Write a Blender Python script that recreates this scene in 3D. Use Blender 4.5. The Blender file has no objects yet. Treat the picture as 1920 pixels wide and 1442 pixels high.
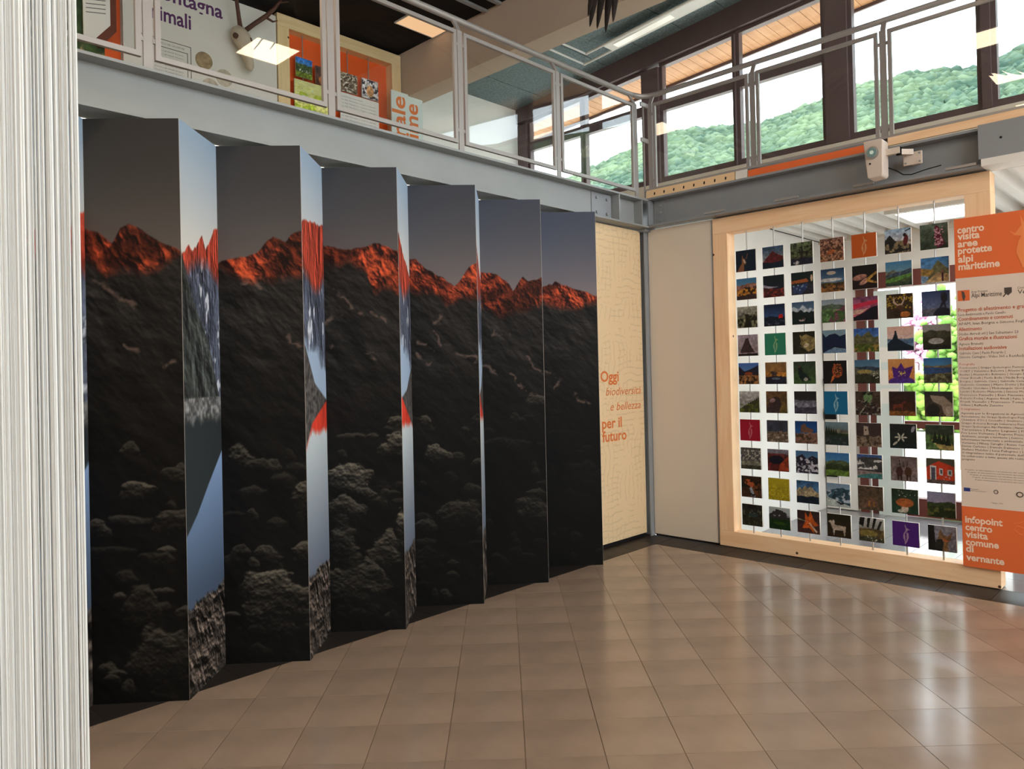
import bpy, math, random
import numpy as np
from mathutils import Vector, Matrix
random.seed(7)
SC = bpy.context.scene
COL = SC.collection

# ------------------------------------------------------------------ camera
FPX, CXP, CYP, YAW, PIT, ROL, EYE = 1400.53, 960.0, 687.28, .7717, .0082, -.0228, 1.6
FW = Vector((math.cos(YAW)*math.cos(PIT), math.sin(YAW)*math.cos(PIT), math.sin(PIT)))
_rt = Vector((math.sin(YAW), -math.cos(YAW), 0)); _up = _rt.cross(FW)
RT = _rt*math.cos(ROL) + _up*math.sin(ROL); UP = -_rt*math.sin(ROL) + _up*math.cos(ROL)
cam = bpy.data.cameras.new('camera'); camo = bpy.data.objects.new('camera', cam); COL.objects.link(camo)
m = Matrix((RT, UP, -FW)).transposed().to_4x4(); m.translation = (0, 0, EYE); camo.matrix_world = m
cam.sensor_width = 36; cam.lens = FPX/1920*36; cam.shift_y = (CYP-721)/1920
cam.clip_start = .05; cam.clip_end = 3000
SC.camera = camo
# ------------------------------------------------------------------ sky, sun, exposure
W = bpy.data.worlds.new('overcast_sky'); SC.world = W; W.use_nodes = True
bg = W.node_tree.nodes['Background']; bg.inputs[0].default_value = (.86, .94, 1, 1); bg.inputs[1].default_value = 7.0
sun = bpy.data.lights.new('sun', 'SUN'); sun.energy = 4.0; sun.angle = .02; sun.color = (1, .95, .86)
suno = bpy.data.objects.new('sun', sun); COL.objects.link(suno); suno.location = (-10, -30, 40)
suno.rotation_euler = Vector((.35, .75, -1.15)).to_track_quat('-Z', 'Y').to_euler()
vs = SC.view_settings; vs.view_transform = 'Standard'; vs.look = 'None'; vs.gamma = 1; vs.exposure = 0.22; vs.use_curve_mapping = False
LED_STRENGTH = 17.0

# ------------------------------------------------------------------ helpers
def lin(c):
    c = np.asarray(c, float); return np.where(c <= .04045, c/12.92, ((c+.055)/1.055)**2.4)
def L8(r, g, b): return tuple(float(x) for x in lin(np.array([r, g, b])/255.))
MATS = {}
def mat(name, rgb=(128,128,128), rough=.6, spec=.4, metal=0., vary=0., nscale=6., bump=0., bscale=80., rnd=0., attr=None, stretch=(1,1,1), emit=None):
    if name in MATS: return MATS[name]
    M = bpy.data.materials.new(name); M.use_nodes = True; nt = M.node_tree; N = nt.nodes; K = nt.links
    b = N['Principled BSDF']; b.inputs['Roughness'].default_value = rough; b.inputs['Metallic'].default_value = metal
    b.inputs['Specular IOR Level'].default_value = spec
    base = L8(*rgb)+(1,); b.inputs['Base Color'].default_value = base
    out = None
    if attr:
        a = N.new('ShaderNodeAttribute'); a.attribute_name = attr; out = a.outputs['Color']
    tc = mp = None
    if vary or bump:
        tc = N.new('ShaderNodeTexCoord'); mp = N.new('ShaderNodeMapping'); mp.inputs['Scale'].default_value = stretch
        K.new(tc.outputs['Object'], mp.inputs['Vector'])
    if vary or rnd:
        hs = N.new('ShaderNodeHueSaturation')
        if out: K.new(out, hs.inputs['Color'])
        else: hs.inputs['Color'].default_value = base
        val = None
        if vary:
            nz = N.new('ShaderNodeTexNoise'); nz.inputs['Scale'].default_value = nscale; nz.inputs['Detail'].default_value = 6
            K.new(mp.outputs['Vector'], nz.inputs['Vector'])
            mr = N.new('ShaderNodeMapRange'); mr.inputs[1].default_value = .25; mr.inputs[2].default_value = .75
            mr.inputs[3].default_value = 1-vary; mr.inputs[4].default_value = 1+vary
            K.new(nz.outputs['Fac'], mr.inputs[0]); val = mr.outputs[0]
        if rnd:
            oi = N.new('ShaderNodeObjectInfo'); m2 = N.new('ShaderNodeMapRange')
            m2.inputs[3].default_value = 1-rnd; m2.inputs[4].default_value = 1+rnd
            K.new(oi.outputs['Random'], m2.inputs[0])
            if val:
                mu = N.new('ShaderNodeMath'); mu.operation = 'MULTIPLY'; K.new(val, mu.inputs[0]); K.new(m2.outputs[0], mu.inputs[1]); val = mu.outputs[0]
            else: val = m2.outputs[0]
        K.new(val, hs.inputs['Value']); out = hs.outputs['Color']
    if out: K.new(out, b.inputs['Base Color'])
    if bump:
        n2 = N.new('ShaderNodeTexNoise'); n2.inputs['Scale'].default_value = bscale; n2.inputs['Detail'].default_value = 4
        K.new(mp.outputs['Vector'], n2.inputs['Vector'])
        bp = N.new('ShaderNodeBump'); bp.inputs['Strength'].default_value = bump; bp.inputs['Distance'].default_value = .01
        K.new(n2.outputs['Fac'], bp.inputs['Height']); K.new(bp.outputs['Normal'], b.inputs['Normal'])
    if emit:
        b.inputs['Emission Color'].default_value = tuple(emit[0])+(1,); b.inputs['Emission Strength'].default_value = emit[1]
    MATS[name] = M; return M
def mat_glass(name, tint=(1,1,1), ior=1.5):
    if name in MATS: return MATS[name]
    M = bpy.data.materials.new(name); M.use_nodes = True; nt = M.node_tree; N = nt.nodes; K = nt.links
    N.remove(N['Principled BSDF']); o = N['Material Output']
    t = N.new('ShaderNodeBsdfTransparent'); t.inputs[0].default_value = tuple(tint)+(1,)
    g = N.new('ShaderNodeBsdfGlossy'); g.inputs['Roughness'].default_value = 0.0
    lw = N.new('ShaderNodeLayerWeight'); lw.inputs['Blend'].default_value = .5
    pw = N.new('ShaderNodeMath'); pw.operation = 'POWER'; pw.inputs[1].default_value = 5; K.new(lw.outputs['Facing'], pw.inputs[0])
    f = N.new('ShaderNodeMapRange'); f.inputs[3].default_value = ((ior-1)/(ior+1))**2; f.inputs[4].default_value = 1; K.new(pw.outputs[0], f.inputs[0])
    x = N.new('ShaderNodeMixShader'); K.new(f.outputs[0], x.inputs[0]); K.new(t.outputs[0], x.inputs[1]); K.new(g.outputs[0], x.inputs[2]); K.new(x.outputs[0], o.inputs[0])
    MATS[name] = M; return M
def mat_wood(name, a, b_, knots=.0, along='X', rough=.55, scale=1.):
    if name in MATS: return MATS[name]
    M = bpy.data.materials.new(name); M.use_nodes = True; nt = M.node_tree; N = nt.nodes; K = nt.links
    b = N['Principled BSDF']; b.inputs['Roughness'].default_value = rough; b.inputs['Specular IOR Level'].default_value = .3
    tc = N.new('ShaderNodeTexCoord'); mp = N.new('ShaderNodeMapping'); s = {'X': (1.2, 14, 14), 'Y': (14, 1.2, 14), 'Z': (14, 14, 1.2)}[along]
    mp.inputs['Scale'].default_value = tuple(q*scale for q in s); K.new(tc.outputs['Object'], mp.inputs['Vector'])
    nz = N.new('ShaderNodeTexNoise'); nz.inputs['Scale'].default_value = 1.6; nz.inputs['Detail'].default_value = 5; nz.inputs['Distortion'].default_value = .6
    K.new(mp.outputs['Vector'], nz.inputs['Vector'])
    cr = N.new('ShaderNodeValToRGB'); cr.color_ramp.elements[0].color = L8(*a)+(1,); cr.color_ramp.elements[1].color = L8(*b_)+(1,)
    cr.color_ramp.elements[0].position = .3; cr.color_ramp.elements[1].position = .7
    K.new(nz.outputs['Fac'], cr.inputs['Fac']); out = cr.outputs['Color']
    if knots:
        vo = N.new('ShaderNodeTexVoronoi'); vo.inputs['Scale'].default_value = knots; K.new(tc.outputs['Object'], vo.inputs['Vector'])
        m1 = N.new('ShaderNodeMapRange'); m1.inputs[1].default_value = .045; m1.inputs[2].default_value = .075; K.new(vo.outputs['Distance'], m1.inputs[0])
        mx = N.new('ShaderNodeMix'); mx.data_type = 'RGBA'; mx.inputs['A'].default_value = L8(70, 38, 22)+(1,)
        K.new(m1.outputs[0], mx.inputs['Factor']); K.new(out, mx.inputs['B']); out = mx.outputs['Result']
    K.new(out, b.inputs['Base Color']); MATS[name] = M; return M

class MB:
    def __init__(s): s.v = []; s.f = []; s.mi = []
    def add(s, vs, fs, mi=0):
        o = len(s.v); s.v += [tuple(map(float, q)) for q in vs]; s.f += [tuple(o+i for i in f) for f in fs]; s.mi += [mi]*len(fs); return s
    def box(s, x0, x1, y0, y1, z0, z1, mi=0):
        x0, x1 = min(x0, x1), max(x0, x1); y0, y1 = min(y0, y1), max(y0, y1); z0, z1 = min(z0, z1), max(z0, z1)
        return s.add([(x0,y0,z0),(x1,y0,z0),(x1,y1,z0),(x0,y1,z0),(x0,y0,z1),(x1,y0,z1),(x1,y1,z1),(x0,y1,z1)],
              [(3,2,1,0),(4,5,6,7),(0,1,5,4),(1,2,6,5),(2,3,7,6),(3,0,4,7)], mi)
    def obox(s, c, ax, ay, az, mi=0):       # oriented box: centre and three half-axis vectors
        c, ax, ay, az = map(Vector, (c, ax, ay, az)); vs = [c+ax*i+ay*j+az*k for k in (-1,1) for j in (-1,1) for i in (-1,1)]
        return s.add(vs, [(2,3,1,0),(4,5,7,6),(0,1,5,4),(1,3,7,5),(3,2,6,7),(2,0,4,6)], mi)
    def poly(s, pts, vec, mi=0):            # extrude planar polygon along vec
        n = len(pts); vec = Vector(vec); a = [Vector(p) for p in pts]
        return s.add(a+[p+vec for p in a], [tuple(range(n-1,-1,-1)), tuple(range(n,2*n))]+[(i,(i+1)%n,n+(i+1)%n,n+i) for i in range(n)], mi)
    def tube(s, pts, r, n=10, mi=0, cap=True):
        P = [Vector(p) for p in pts]; R = r if isinstance(r, (list, tuple)) else [r]*len(P); rings = []; ref = None
        for i, p in enumerate(P):
            d = (P[min(i+1, len(P)-1)]-P[max(i-1, 0)]).normalized()
            if ref is None: ref = d.orthogonal().normalized()
            ref = (ref-d*ref.dot(d)).normalized(); b = d.cross(ref)
            rings.append([p+(ref*math.cos(2*math.pi*k/n)+b*math.sin(2*math.pi*k/n))*R[i] for k in range(n)])
        vs = [q for rg in rings for q in rg]; fs = []
        for i in range(len(P)-1):
            for k in range(n): fs.append((i*n+k, i*n+(k+1)%n, (i+1)*n+(k+1)%n, (i+1)*n+k))
        if cap: fs += [tuple(range(n-1,-1,-1)), tuple((len(P)-1)*n+k for k in range(n))]
        return s.add(vs, fs, mi)
    def cyl(s, a, b, r, n=16, mi=0): return s.tube([a, b], r, n, mi)
    def build(s, name, mats, parent=None, bevel=0., smooth=False):
        me = bpy.data.meshes.new(name); me.from_pydata(s.v, [], s.f); me.update()
        mats = mats if isinstance(mats, (list, tuple)) else [mats]
        for q in mats: me.materials.append(q)
        if len(mats) > 1: me.polygons.foreach_set('material_index', s.mi)
        if smooth: me.polygons.foreach_set('use_smooth', [True]*len(me.polygons))
        o = bpy.data.objects.new(name, me); COL.objects.link(o); setp(o, parent)
        if bevel:
            bv = o.modifiers.new('bevel', 'BEVEL'); bv.width = bevel; bv.segments = 2; bv.limit_method = 'ANGLE'
        return o
def wloc(o):
    v = Vector(o.location)
    return v + (wloc(o.parent) if o.parent else Vector())
def setp(o, parent):
    if parent is not None: o.parent = parent; o.location = -wloc(parent)      # mesh vertices stay in world coordinates
    return o
def tag(o, label=None, cat=None, group=None, kind=None):
    if label: o['label'] = label
    if cat: o['category'] = cat
    if group: o['group'] = group
    if kind: o['kind'] = kind
    return o
def thing(name, label, cat, loc=(0,0,0), group=None):
    o = bpy.data.objects.new(name, None); o.empty_display_size = .1; o.location = loc; COL.objects.link(o); return tag(o, label, cat, group)
def struct(o): o['kind'] = 'structure'; return o
def sempty(name, loc=(0,0,0)):
    o = bpy.data.objects.new(name, None); o.location = loc; COL.objects.link(o); return struct(o)
def bx(name, mt, x0, x1, y0, y1, z0, z1, parent=None, bevel=0.): return MB().box(x0,x1,y0,y1,z0,z1).build(name, mt, parent, bevel)
TEXTS = []
def text(name, body, mt, parent, plane, at, h, size, width=None, bold=0., off=.0012, rot=None, italic=0., res=3, label=None):
    """plane 'X' faces -X (at = plane X, h = (Y left, Z baseline)); plane 'Y' faces -Y (at = plane Y, h = (X left, Z baseline))"""
    cu = bpy.data.curves.new(name, 'FONT'); cu.body = body; cu.size = size; cu.resolution_u = res; cu.offset = bold*size; cu.shear = italic
    o = bpy.data.objects.new(name+'_src', cu); COL.objects.link(o); TEXTS.append((o, name, mt, parent, plane, at, h, width, off, rot, label))
def flush_texts():
    bpy.context.view_layer.update(); dg = bpy.context.evaluated_depsgraph_get()
    made = [(bpy.data.meshes.new_from_object(t[0].evaluated_get(dg)), t) for t in TEXTS]
    for me, (o, name, mt, parent, plane, at, h, width, off, rot, label) in made:
        n = len(me.vertices); co = np.empty(n*3, np.float32); me.vertices.foreach_get('co', co); co = co.reshape(-1, 3)
        if n:
            x = co[:, 0]-co[:, 0].min(); y = co[:, 1]
            if width: x = x*(width/max(x.max(), 1e-6))
            if rot == 'up': x, y = -y, x
            w = np.empty_like(co)
            if plane == 'X': w[:, 0] = at-off; w[:, 1] = h[0]-x; w[:, 2] = h[1]+y
            else: w[:, 0] = h[0]+x; w[:, 1] = at-off; w[:, 2] = h[1]+y
            me.vertices.foreach_set('co', w.ravel())
        me.materials.clear(); me.materials.append(mt); me.name = name; me.update()
        q = bpy.data.objects.new(name, me); COL.objects.link(q); setp(q, parent)
        if label: q['label'] = label
        cu = o.data; bpy.data.objects.remove(o); bpy.data.curves.remove(cu)

# ---- numpy painting for flat prints
def vnoise(x, y, seed=0):
    xi = np.floor(x).astype(np.int64); yi = np.floor(y).astype(np.int64); fx = x-xi; fy = y-yi
    fx = fx*fx*(3-2*fx); fy = fy*fy*(3-2*fy)
    def hsh(a, b):
        n = (a*374761393+b*668265263+seed*982451653) & 0x7fffffff; n = ((n ^ (n >> 13))*1274126177) & 0x7fffffff
        return ((n ^ (n >> 16)) & 0xffff)/65535.
    return (hsh(xi,yi)*(1-fx)+hsh(xi+1,yi)*fx)*(1-fy)+(hsh(xi,yi+1)*(1-fx)+hsh(xi+1,yi+1)*fx)*fy
def fbm(x, y, seed=0, o=4):
    v = np.zeros(np.broadcast(x, y).shape); a = .5; t = 0
    for k in range(o): v += a*vnoise(x*2**k+17.3*k, y*2**k+9.1*k, seed+k); t += a; a *= .5
    return v/t
def grid_print(P, nu, nv, rgb, u, v, o, name, mats, parent, back=.0, nrm=(0,0,0), extra=None):
    """grid of nu x nv vertices spanning o + u*s + v*t coloured by rgb[nv,nu,3] (display colours), closed by a board of depth back behind it"""
    s = np.linspace(0, 1, nu); t = np.linspace(0, 1, nv); S, T = np.meshgrid(s, t)
    co = np.array(o)[None]+S.ravel()[:, None]*np.array(u)[None]+T.ravel()[:, None]*np.array(v)[None]
    i = np.arange(nu-1); j = np.arange(nv-1); I, J = np.meshgrid(i, j); a = (J*nu+I).ravel()
    fq = np.stack([a, a+1, a+nu+1, a+nu], 1)
    nvz = len(co); n = np.array(nrm, float); c4 = np.array([0, nu-1, nu*nv-1, nu*(nv-1)])
    co2 = np.concatenate([co, co[c4], co[c4]-n*back]); b = nvz
    ext = np.array([[b+7,b+6,b+5,b+4],[b,b+4,b+5,b+1],[b+1,b+5,b+6,b+2],[b+2,b+6,b+7,b+3],[b+3,b+7,b+4,b]])
    fa = np.concatenate([fq, ext]) if back else fq
    if not back: co2 = co
    me = bpy.data.meshes.new(name); me.vertices.add(len(co2)); me.vertices.foreach_set('co', co2.astype(np.float32).ravel())
    me.loops.add(fa.size); me.loops.foreach_set('vertex_index', fa.astype(np.int32).ravel())
    me.polygons.add(len(fa)); me.polygons.foreach_set('loop_start', (np.arange(len(fa))*4).astype(np.int32))
    me.update(calc_edges=True)
    for q in (mats if isinstance(mats, (list, tuple)) else [mats]): me.materials.append(q)
    if back: me.polygons.foreach_set('material_index', np.array([0]*len(fq)+[1]*5, np.int32))
    ca = me.color_attributes.new('Col', 'FLOAT_COLOR', 'POINT'); c = np.ones((len(co2), 4), np.float32)
    c[:nvz, :3] = lin(np.clip(rgb.reshape(-1, 3), 0, 1)); ca.data.foreach_set('color', c.ravel())
    ob = bpy.data.objects.new(name, me); COL.objects.link(ob); setp(ob, parent); return ob
def c255(*c): return np.array(c, float)/255.

# ------------------------------------------------------------------ materials
M_white = mat('white_paint', (226, 224, 218), .75, .25, vary=.03, nscale=3)
M_cream = mat('cream_laminate', (214, 203, 188), .6, .3, vary=.02, nscale=2)
M_steel = mat('grey_painted_steel', (144, 148, 148), .5, .4, vary=.06, nscale=4)
M_steeld = mat('dark_grey_steel', (138, 142, 146), .5, .4, vary=.06, nscale=4)
M_rail = mat('rail_grey_paint', (160, 155, 152), .38, .5, metal=.3)
M_alu = mat('brushed_aluminium', (185, 185, 185), .35, .5, metal=.9)
M_black = mat('black_paint', (26, 24, 25), .8, .15, vary=.1, nscale=3)
M_brown = mat('dark_brown_wood', (96, 78, 78), .45, .4, vary=.12, nscale=3, stretch=(8, 1, 1))  # lifted purplish tone carries window glare put into the wood colour
M_redbrown = mat('red_brown_wood', (98, 48, 40), .45, .4, vary=.12, nscale=3, stretch=(8, 1, 1))
M_pine = mat_wood('pine_along_y', (238, 194, 150), (248, 214, 174), knots=5.5, along='Y')
M_pinez = mat_wood('pine_along_z', (238, 194, 150), (248, 214, 174), knots=5.5, along='Z')
M_pinex = mat_wood('pine_along_x', (226, 196, 142), (240, 214, 165), knots=5.0, along='X')
M_pinez2 = mat_wood('pale_pine_along_z', (226, 196, 142), (240, 214, 165), knots=5.0, along='Z')
M_soffit = mat_wood('soffit_plank', (158, 108, 68), (178, 130, 88), along='X', scale=.8)
M_orange = mat('orange_print', (226, 110, 58), .6, .3)
M_orangetxt = mat('orange_lettering', (214, 118, 62), .6, .2)
M_purple = mat('purple_lettering', (92, 52, 98), .6, .2)
M_darktxt = mat('dark_lettering', (82, 74, 70), .6, .2)
M_palet = mat('pale_lettering', (243, 216, 192), .6, .2)
M_print = mat('matte_photo_print', rough=.62, spec=.14, attr='Col')
M_tileprint = mat('satin_photo_print', rough=.45, spec=.25, attr='Col')
M_boardback = mat('board_edge', (214, 206, 196), .6, .3)
M_darkback = mat('screen_edge', (60, 58, 56), .6, .3)
M_grout = mat('grout', (122, 102, 84), .9, .1)
M_tile = mat('tan_floor_tile', (150, 131, 115), .17, .45, vary=.2, nscale=2.6, bump=.015, bscale=18, rnd=.05)
M_dtile = mat('dark_floor_tile', (44, 40, 38), .45, .2, vary=.15, nscale=4, rnd=.06)
M_ltile = mat('lobby_floor_tile', (128, 128, 130), .1, .5, vary=.1, nscale=4, rnd=.05)
M_glass = mat_glass('rail_glass', (.97, .985, .98)); M_wglass = mat_glass('window_glass', (.97, .99, 1.0), 1.45)
M_wool = mat('grey_wood_wool', (114, 127, 129), .95, .05, vary=.35, nscale=38, bump=.6, bscale=60)
M_deck = mat('light_gallery_floor', (205, 192, 172), .5, .3, vary=.05, nscale=3)
M_beige = mat('beige_beam_paint', (196, 178, 160), .7, .2, vary=.04, nscale=2)

# ------------------------------------------------------------------ setting: floor
TP = .3327; U0, V0 = 3.11, .062; S2 = math.sqrt(.5)
XE, YE, BW = 5.800, 3.863, .333
def pix(p):
    d = Vector(p)-Vector((0,0,EYE)); z = d.dot(FW)
    if z < .05: return None
    return (CXP+FPX*d.dot(RT)/z, CYP-FPX*d.dot(UP)/z)
def seen(pts, mg=40):
    for p in pts:
        q = pix(p)
        if q and -mg < q[0] < 1920+mg and -mg < q[1] < 1442+mg: return True
    return False
floor = struct(bx('floor', M_grout, -5, 6.13, -7, 4.2, -.2, -.0035))
def clip(poly, axis, lim):
    out = []
    for i in range(len(poly)):
        a, b = poly[i], poly[(i+1) % len(poly)]; ia, ib = a[axis] <= lim, b[axis] <= lim
        if ia: out.append(a)
        if ia != ib:
            t = (lim-a[axis])/(b[axis]-a[axis]); out.append(tuple(a[k]+(b[k]-a[k])*t for k in (0, 1)))
    return out
rest = MB(); full_me = None; g = .0016
for iu in range(-14, 14):
    for iv in range(-22, 30):
        u0, u1 = U0+iu*TP+g, U0+(iu+1)*TP-g; v0, v1 = V0+iv*TP+g, V0+(iv+1)*TP-g
        pl = [((u+v)*S2, (u-v)*S2) for u, v in ((u0,v0),(u0,v1),(u1,v1),(u1,v0))]
        if max(p[0] for p in pl) < -4.5 or max(p[1] for p in pl) < -6.5 or min(p[0] for p in pl) > XE or min(p[1] for p in pl) > YE: continue
        if min(p[0] for p in pl) < -5 or min(p[1] for p in pl) < -7: continue
        whole = max(p[0] for p in pl) <= XE-g and max(p[1] for p in pl) <= YE-g
        if not whole: pl = clip(clip(pl, 0, XE-g), 1, YE-g)
        if len(pl) < 3: continue
        ar = abs(sum(pl[i][0]*pl[(i+1)%len(pl)][1]-pl[(i+1)%len(pl)][0]*pl[i][1] for i in range(len(pl))))/2
        if ar < 2e-4: continue
        if sum(pl[i][0]*pl[(i+1)%len(pl)][1]-pl[(i+1)%len(pl)][0]*pl[i][1] for i in range(len(pl))) < 0: pl = pl[::-1]
        if seen([(x, y, 0) for x, y in pl]):
            cxx = sum(p[0] for p in pl)/len(pl); cyy = sum(p[1] for p in pl)/len(pl)
            if whole and full_me:
                o = bpy.data.objects.new('floor_tile', full_me); COL.objects.link(o); o.parent = floor; o.location = (cxx, cyy, 0)
            else:
                o = MB().poly([(x-cxx, y-cyy, -.012) for x, y in pl], (0,0,.012)).build('floor_tile', M_tile); o.parent = floor; o.location = (cxx, cyy, 0)
                if whole: full_me = o.data
        else: rest.poly([(x, y, -.012) for x, y in pl], (0,0,.012))
tag(rest.build('floor_tiling', M_tile, floor), kind='stuff')
bme = None
def btile(x0, y0, w, h, mt, nm, cache={}):
    key = (nm, round(w, 3), round(h, 3))
    if key in cache:
        o = bpy.data.objects.new(nm, cache[key]); COL.objects.link(o)
    else:
        o = MB().box(.0015, w-.0015, .0015, h-.0015, -.012, 0).build(nm, mt); cache[key] = o.data
    o.parent = floor; o.location = (x0, y0, 0)
for k in range(-3, 15):
    x = 1.168+k*.3335; w = min(.3335, XE+BW-x)
    if w > .02: btile(x, YE, w, BW, M_dtile, 'border_tile')
for k in range(0, 14):
    y1 = YE-k*.329; btile(XE, y1-.329, BW, .329, M_dtile, 'border_tile')
lfloor = struct(bx('floor_lobby', M_grout, 6.13, 8.62, -6, 3.5, -.2, -.0035))
for i in range(8):
    for j in range(13):
        x = 6.135+i*.3335; y1 = 3.36-j*.3335; w = min(.3335, 8.6-x)
        o = MB().box(.0015, w-.0015, -.332, -.0015, -.012, 0).build('lobby_tile', M_ltile) if i in (0, 7) and j == 0 else None
        if o is None:
            o = bpy.data.objects.new('lobby_tile', _lt[i == 7]); COL.objects.link(o)
        else:
            _lt = globals().get('_lt', {}); _lt[i == 7] = o.data
            if i == 0: _lt[False] = o.data
        o.parent = lfloor; o.location = (x, y1, 0)
# ------------------------------------------------------------------ setting: walls, ceilings, slabs
struct(bx('wall_left', M_white, -5, 6.05, 4.205, 4.32, -.1, 2.94))
struct(bx('light_block_wall', M_cream, -5.2, 6.02, -7.2, -7, -.2, 3.2))  # unseen half-height wall added to block low daylight from this side
struct(bx('wall_back', M_cream, -5.2, -5, -7, 8.1, -.2, 6.1))
struct(bx('wall_mezzanine', M_white, -5, 8.7, 7.97, 8.1, 3.0, 6.3))
struct(bx('floor_mezzanine', M_deck, -5, 8.6, 4.2, 8.1, 3.06, 3.215))
struct(bx('floor_gallery', M_deck, 6.22, 8.6, -7, 4.2, 3.06, 3.225))
ceil = struct(bx('ceiling', M_black, -5.2, 6.07, -7, 8.1, 5.83, 5.95))
boxbeam = tag(bx('box_beam', M_beige, 6.072, 6.375, -7, 7.965, 5.235, 6.4), 'beige boxed roof beam running between black ceiling and grey ceiling', 'beam')
struct(bx('wall_right', M_cream, 6.12, 6.2, 3.395, 4.078, .018, 2.945, bevel=.003))
struct(bx('trim_1', M_alu, 6.116, 6.124, 3.392, 3.402, .02, 2.94))
struct(bx('baseboard_right', M_black, 6.14, 6.2, 3.395, 4.078, -.004, .018))
bx_y = lambda Y: 5.858+(5.893-Y)*.088
gc = sempty('ceiling_grey', (7.4, 4, 6))
y = 8.0
while y > -7:
    y2 = y-.6; z1, z2 = bx_y(y)+.0, bx_y(y2)
    MB().poly([(6.375,y-.006,z1),(6.375,y2+.006,z2),(6.375,y2+.006,z2+.05),(6.375,y-.006,z1+.05)], (2.3,0,0)).build('ceiling_slab', M_wool, gc); y = y2
MB().poly([(6.375,8.05,bx_y(8.05)+.02),(6.375,-7,bx_y(-7)+.02),(6.375,-7,bx_y(-7)+.25),(6.375,8.05,bx_y(8.05)+.25)], (2.9,0,0)).build('roof_deck', M_black, gc)
# black ceiling strips
for yy in (6.2, 5.96, 5.45, 4.9):
    bx('ceiling_strip', M_steel, 4.6, 6.06, yy-.03, yy+.02, 5.80, 5.831, ceil)
# steel column and beams
col = thing('steel_column', 'grey steel column standing in the room corner under both beams', 'column', (6.12, 4.14, 0))
MB().box(6.062,6.178,4.082,4.092,0,2.94).box(6.062,6.178,4.188,4.198,0,2.94).box(6.115,6.125,4.09,4.19,0,2.94).build('shaft', M_steeld, col)
bx('cap_plate', M_steeld, 6.03, 6.21, 4.05, 4.2, 2.925, 2.949, col)
lb = thing('steel_beam', 'light grey steel beam carrying the mezzanine above the folding mountain screen', 'beam', (2.5, 4.1, 2.95))
MB().box(-5,6.02,4.0,4.2,2.95,2.965).box(-5,6.02,4.0,4.2,3.203,3.219).box(-5,6.02,4.095,4.107,2.965,3.203).build('girder', M_steel, lb)
for xx in (5.56, 5.92): bx('stiffener_plate', M_steel, xx, xx+.014, 4.004, 4.095, 2.965, 3.203, lb)
bx('splice_plate', M_steeld, 5.26, 5.55, 4.087, 4.095, 2.972, 3.196, lb)
for xx in (5.33, 5.48):
    for zz in (3.02, 3.15): MB().cyl((xx,4.087,zz),(xx,4.072,zz),.014,8).build('bolt', M_steeld, lb)
rb = thing('steel_beam', 'dark grey steel beam over the timber frame carrying the projector', 'beam', (6.12, 2, 2.96))
MB().box(6.02,6.22,-7,4.2,2.958,2.976).box(6.02,6.22,-7,4.2,3.214,3.232).box(6.114,6.126,-7,4.2,2.976,3.214).build('girder', M_steeld, rb)
bx('end_plate', M_steeld, 6.02, 6.114, 3.998, 4.012, 2.976, 3.214, rb)
bx('connection_plate', M_steeld, 6.106, 6.114, 3.86, 3.99, 2.98, 3.21, rb)
for zz in (3.02, 3.09, 3.16): MB().cyl((6.106,3.92,zz),(6.09,3.92,zz),.014,8).build('bolt', M_steel, rb)
for ya, yb in ((3.40,3.20),(2.75,2.55),(2.11,1.965),(1.475,1.283)): bx('clamp_strip', M_rail, 6.005, 6.03, yb, ya, 2.976, 2.994, rb)
MB().box(5.995,6.018,-6.9,1.265,3.005,3.244).build('cover_plate', M_steeld, rb)
MB().cyl((5.995,1.13,3.13),(5.992,1.13,3.13),.008,8).build('screw', M_black, rb)
struct(bx('trim_2', M_white, 5.99, 6.2, -6.9, 1.25, 2.955, 3.004))
# boards on the ledge above the right beam
def ledge(name, label, mt, ya, yb, za=3.2335, zb=3.305):
    return tag(bx(name, mt, 6.028, 6.046, yb, ya, za, zb), label, 'board')
M_cboard = mat('cream_board', (236, 204, 160), .6, .3)
cb = ledge('ledge_board', 'cream edge board with small dark marks on the beam ledge', M_cboard, 4.02, 3.11)
for k in range(8):
    yy = 3.93-k*.105; MB().obox((6.0275,yy,3.265),(.0006,0,0),(0,.006,.004),(0,-.003,.012)).build('mark', M_black, cb)
ledge('ledge_board', 'short white edge board between cream and orange boards', M_white, 3.10, 2.995)
ledge('ledge_board', 'orange edge board on the beam ledge left of the projector', M_orange, 2.985, 2.01, zb=3.29)
ledge('ledge_board', 'bare wooden edge board on the beam ledge past the projector', M_pine, 1.86, -5, za=3.245)
struct(bx('trim_3', M_rail, 6.04, 6.2, -6.9, 4.05, 3.3055, 3.325))

# ------------------------------------------------------------------ beige panel with lettering
lp = thing('wall_panel', 'cream wall panel with crackle pattern and orange lettering', 'panel', (5.6, 4.12, 0))
N_ = 300; s = np.linspace(0,1.12,118)[None,:]; t = np.linspace(.0,2.91,300)[:,None]
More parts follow.
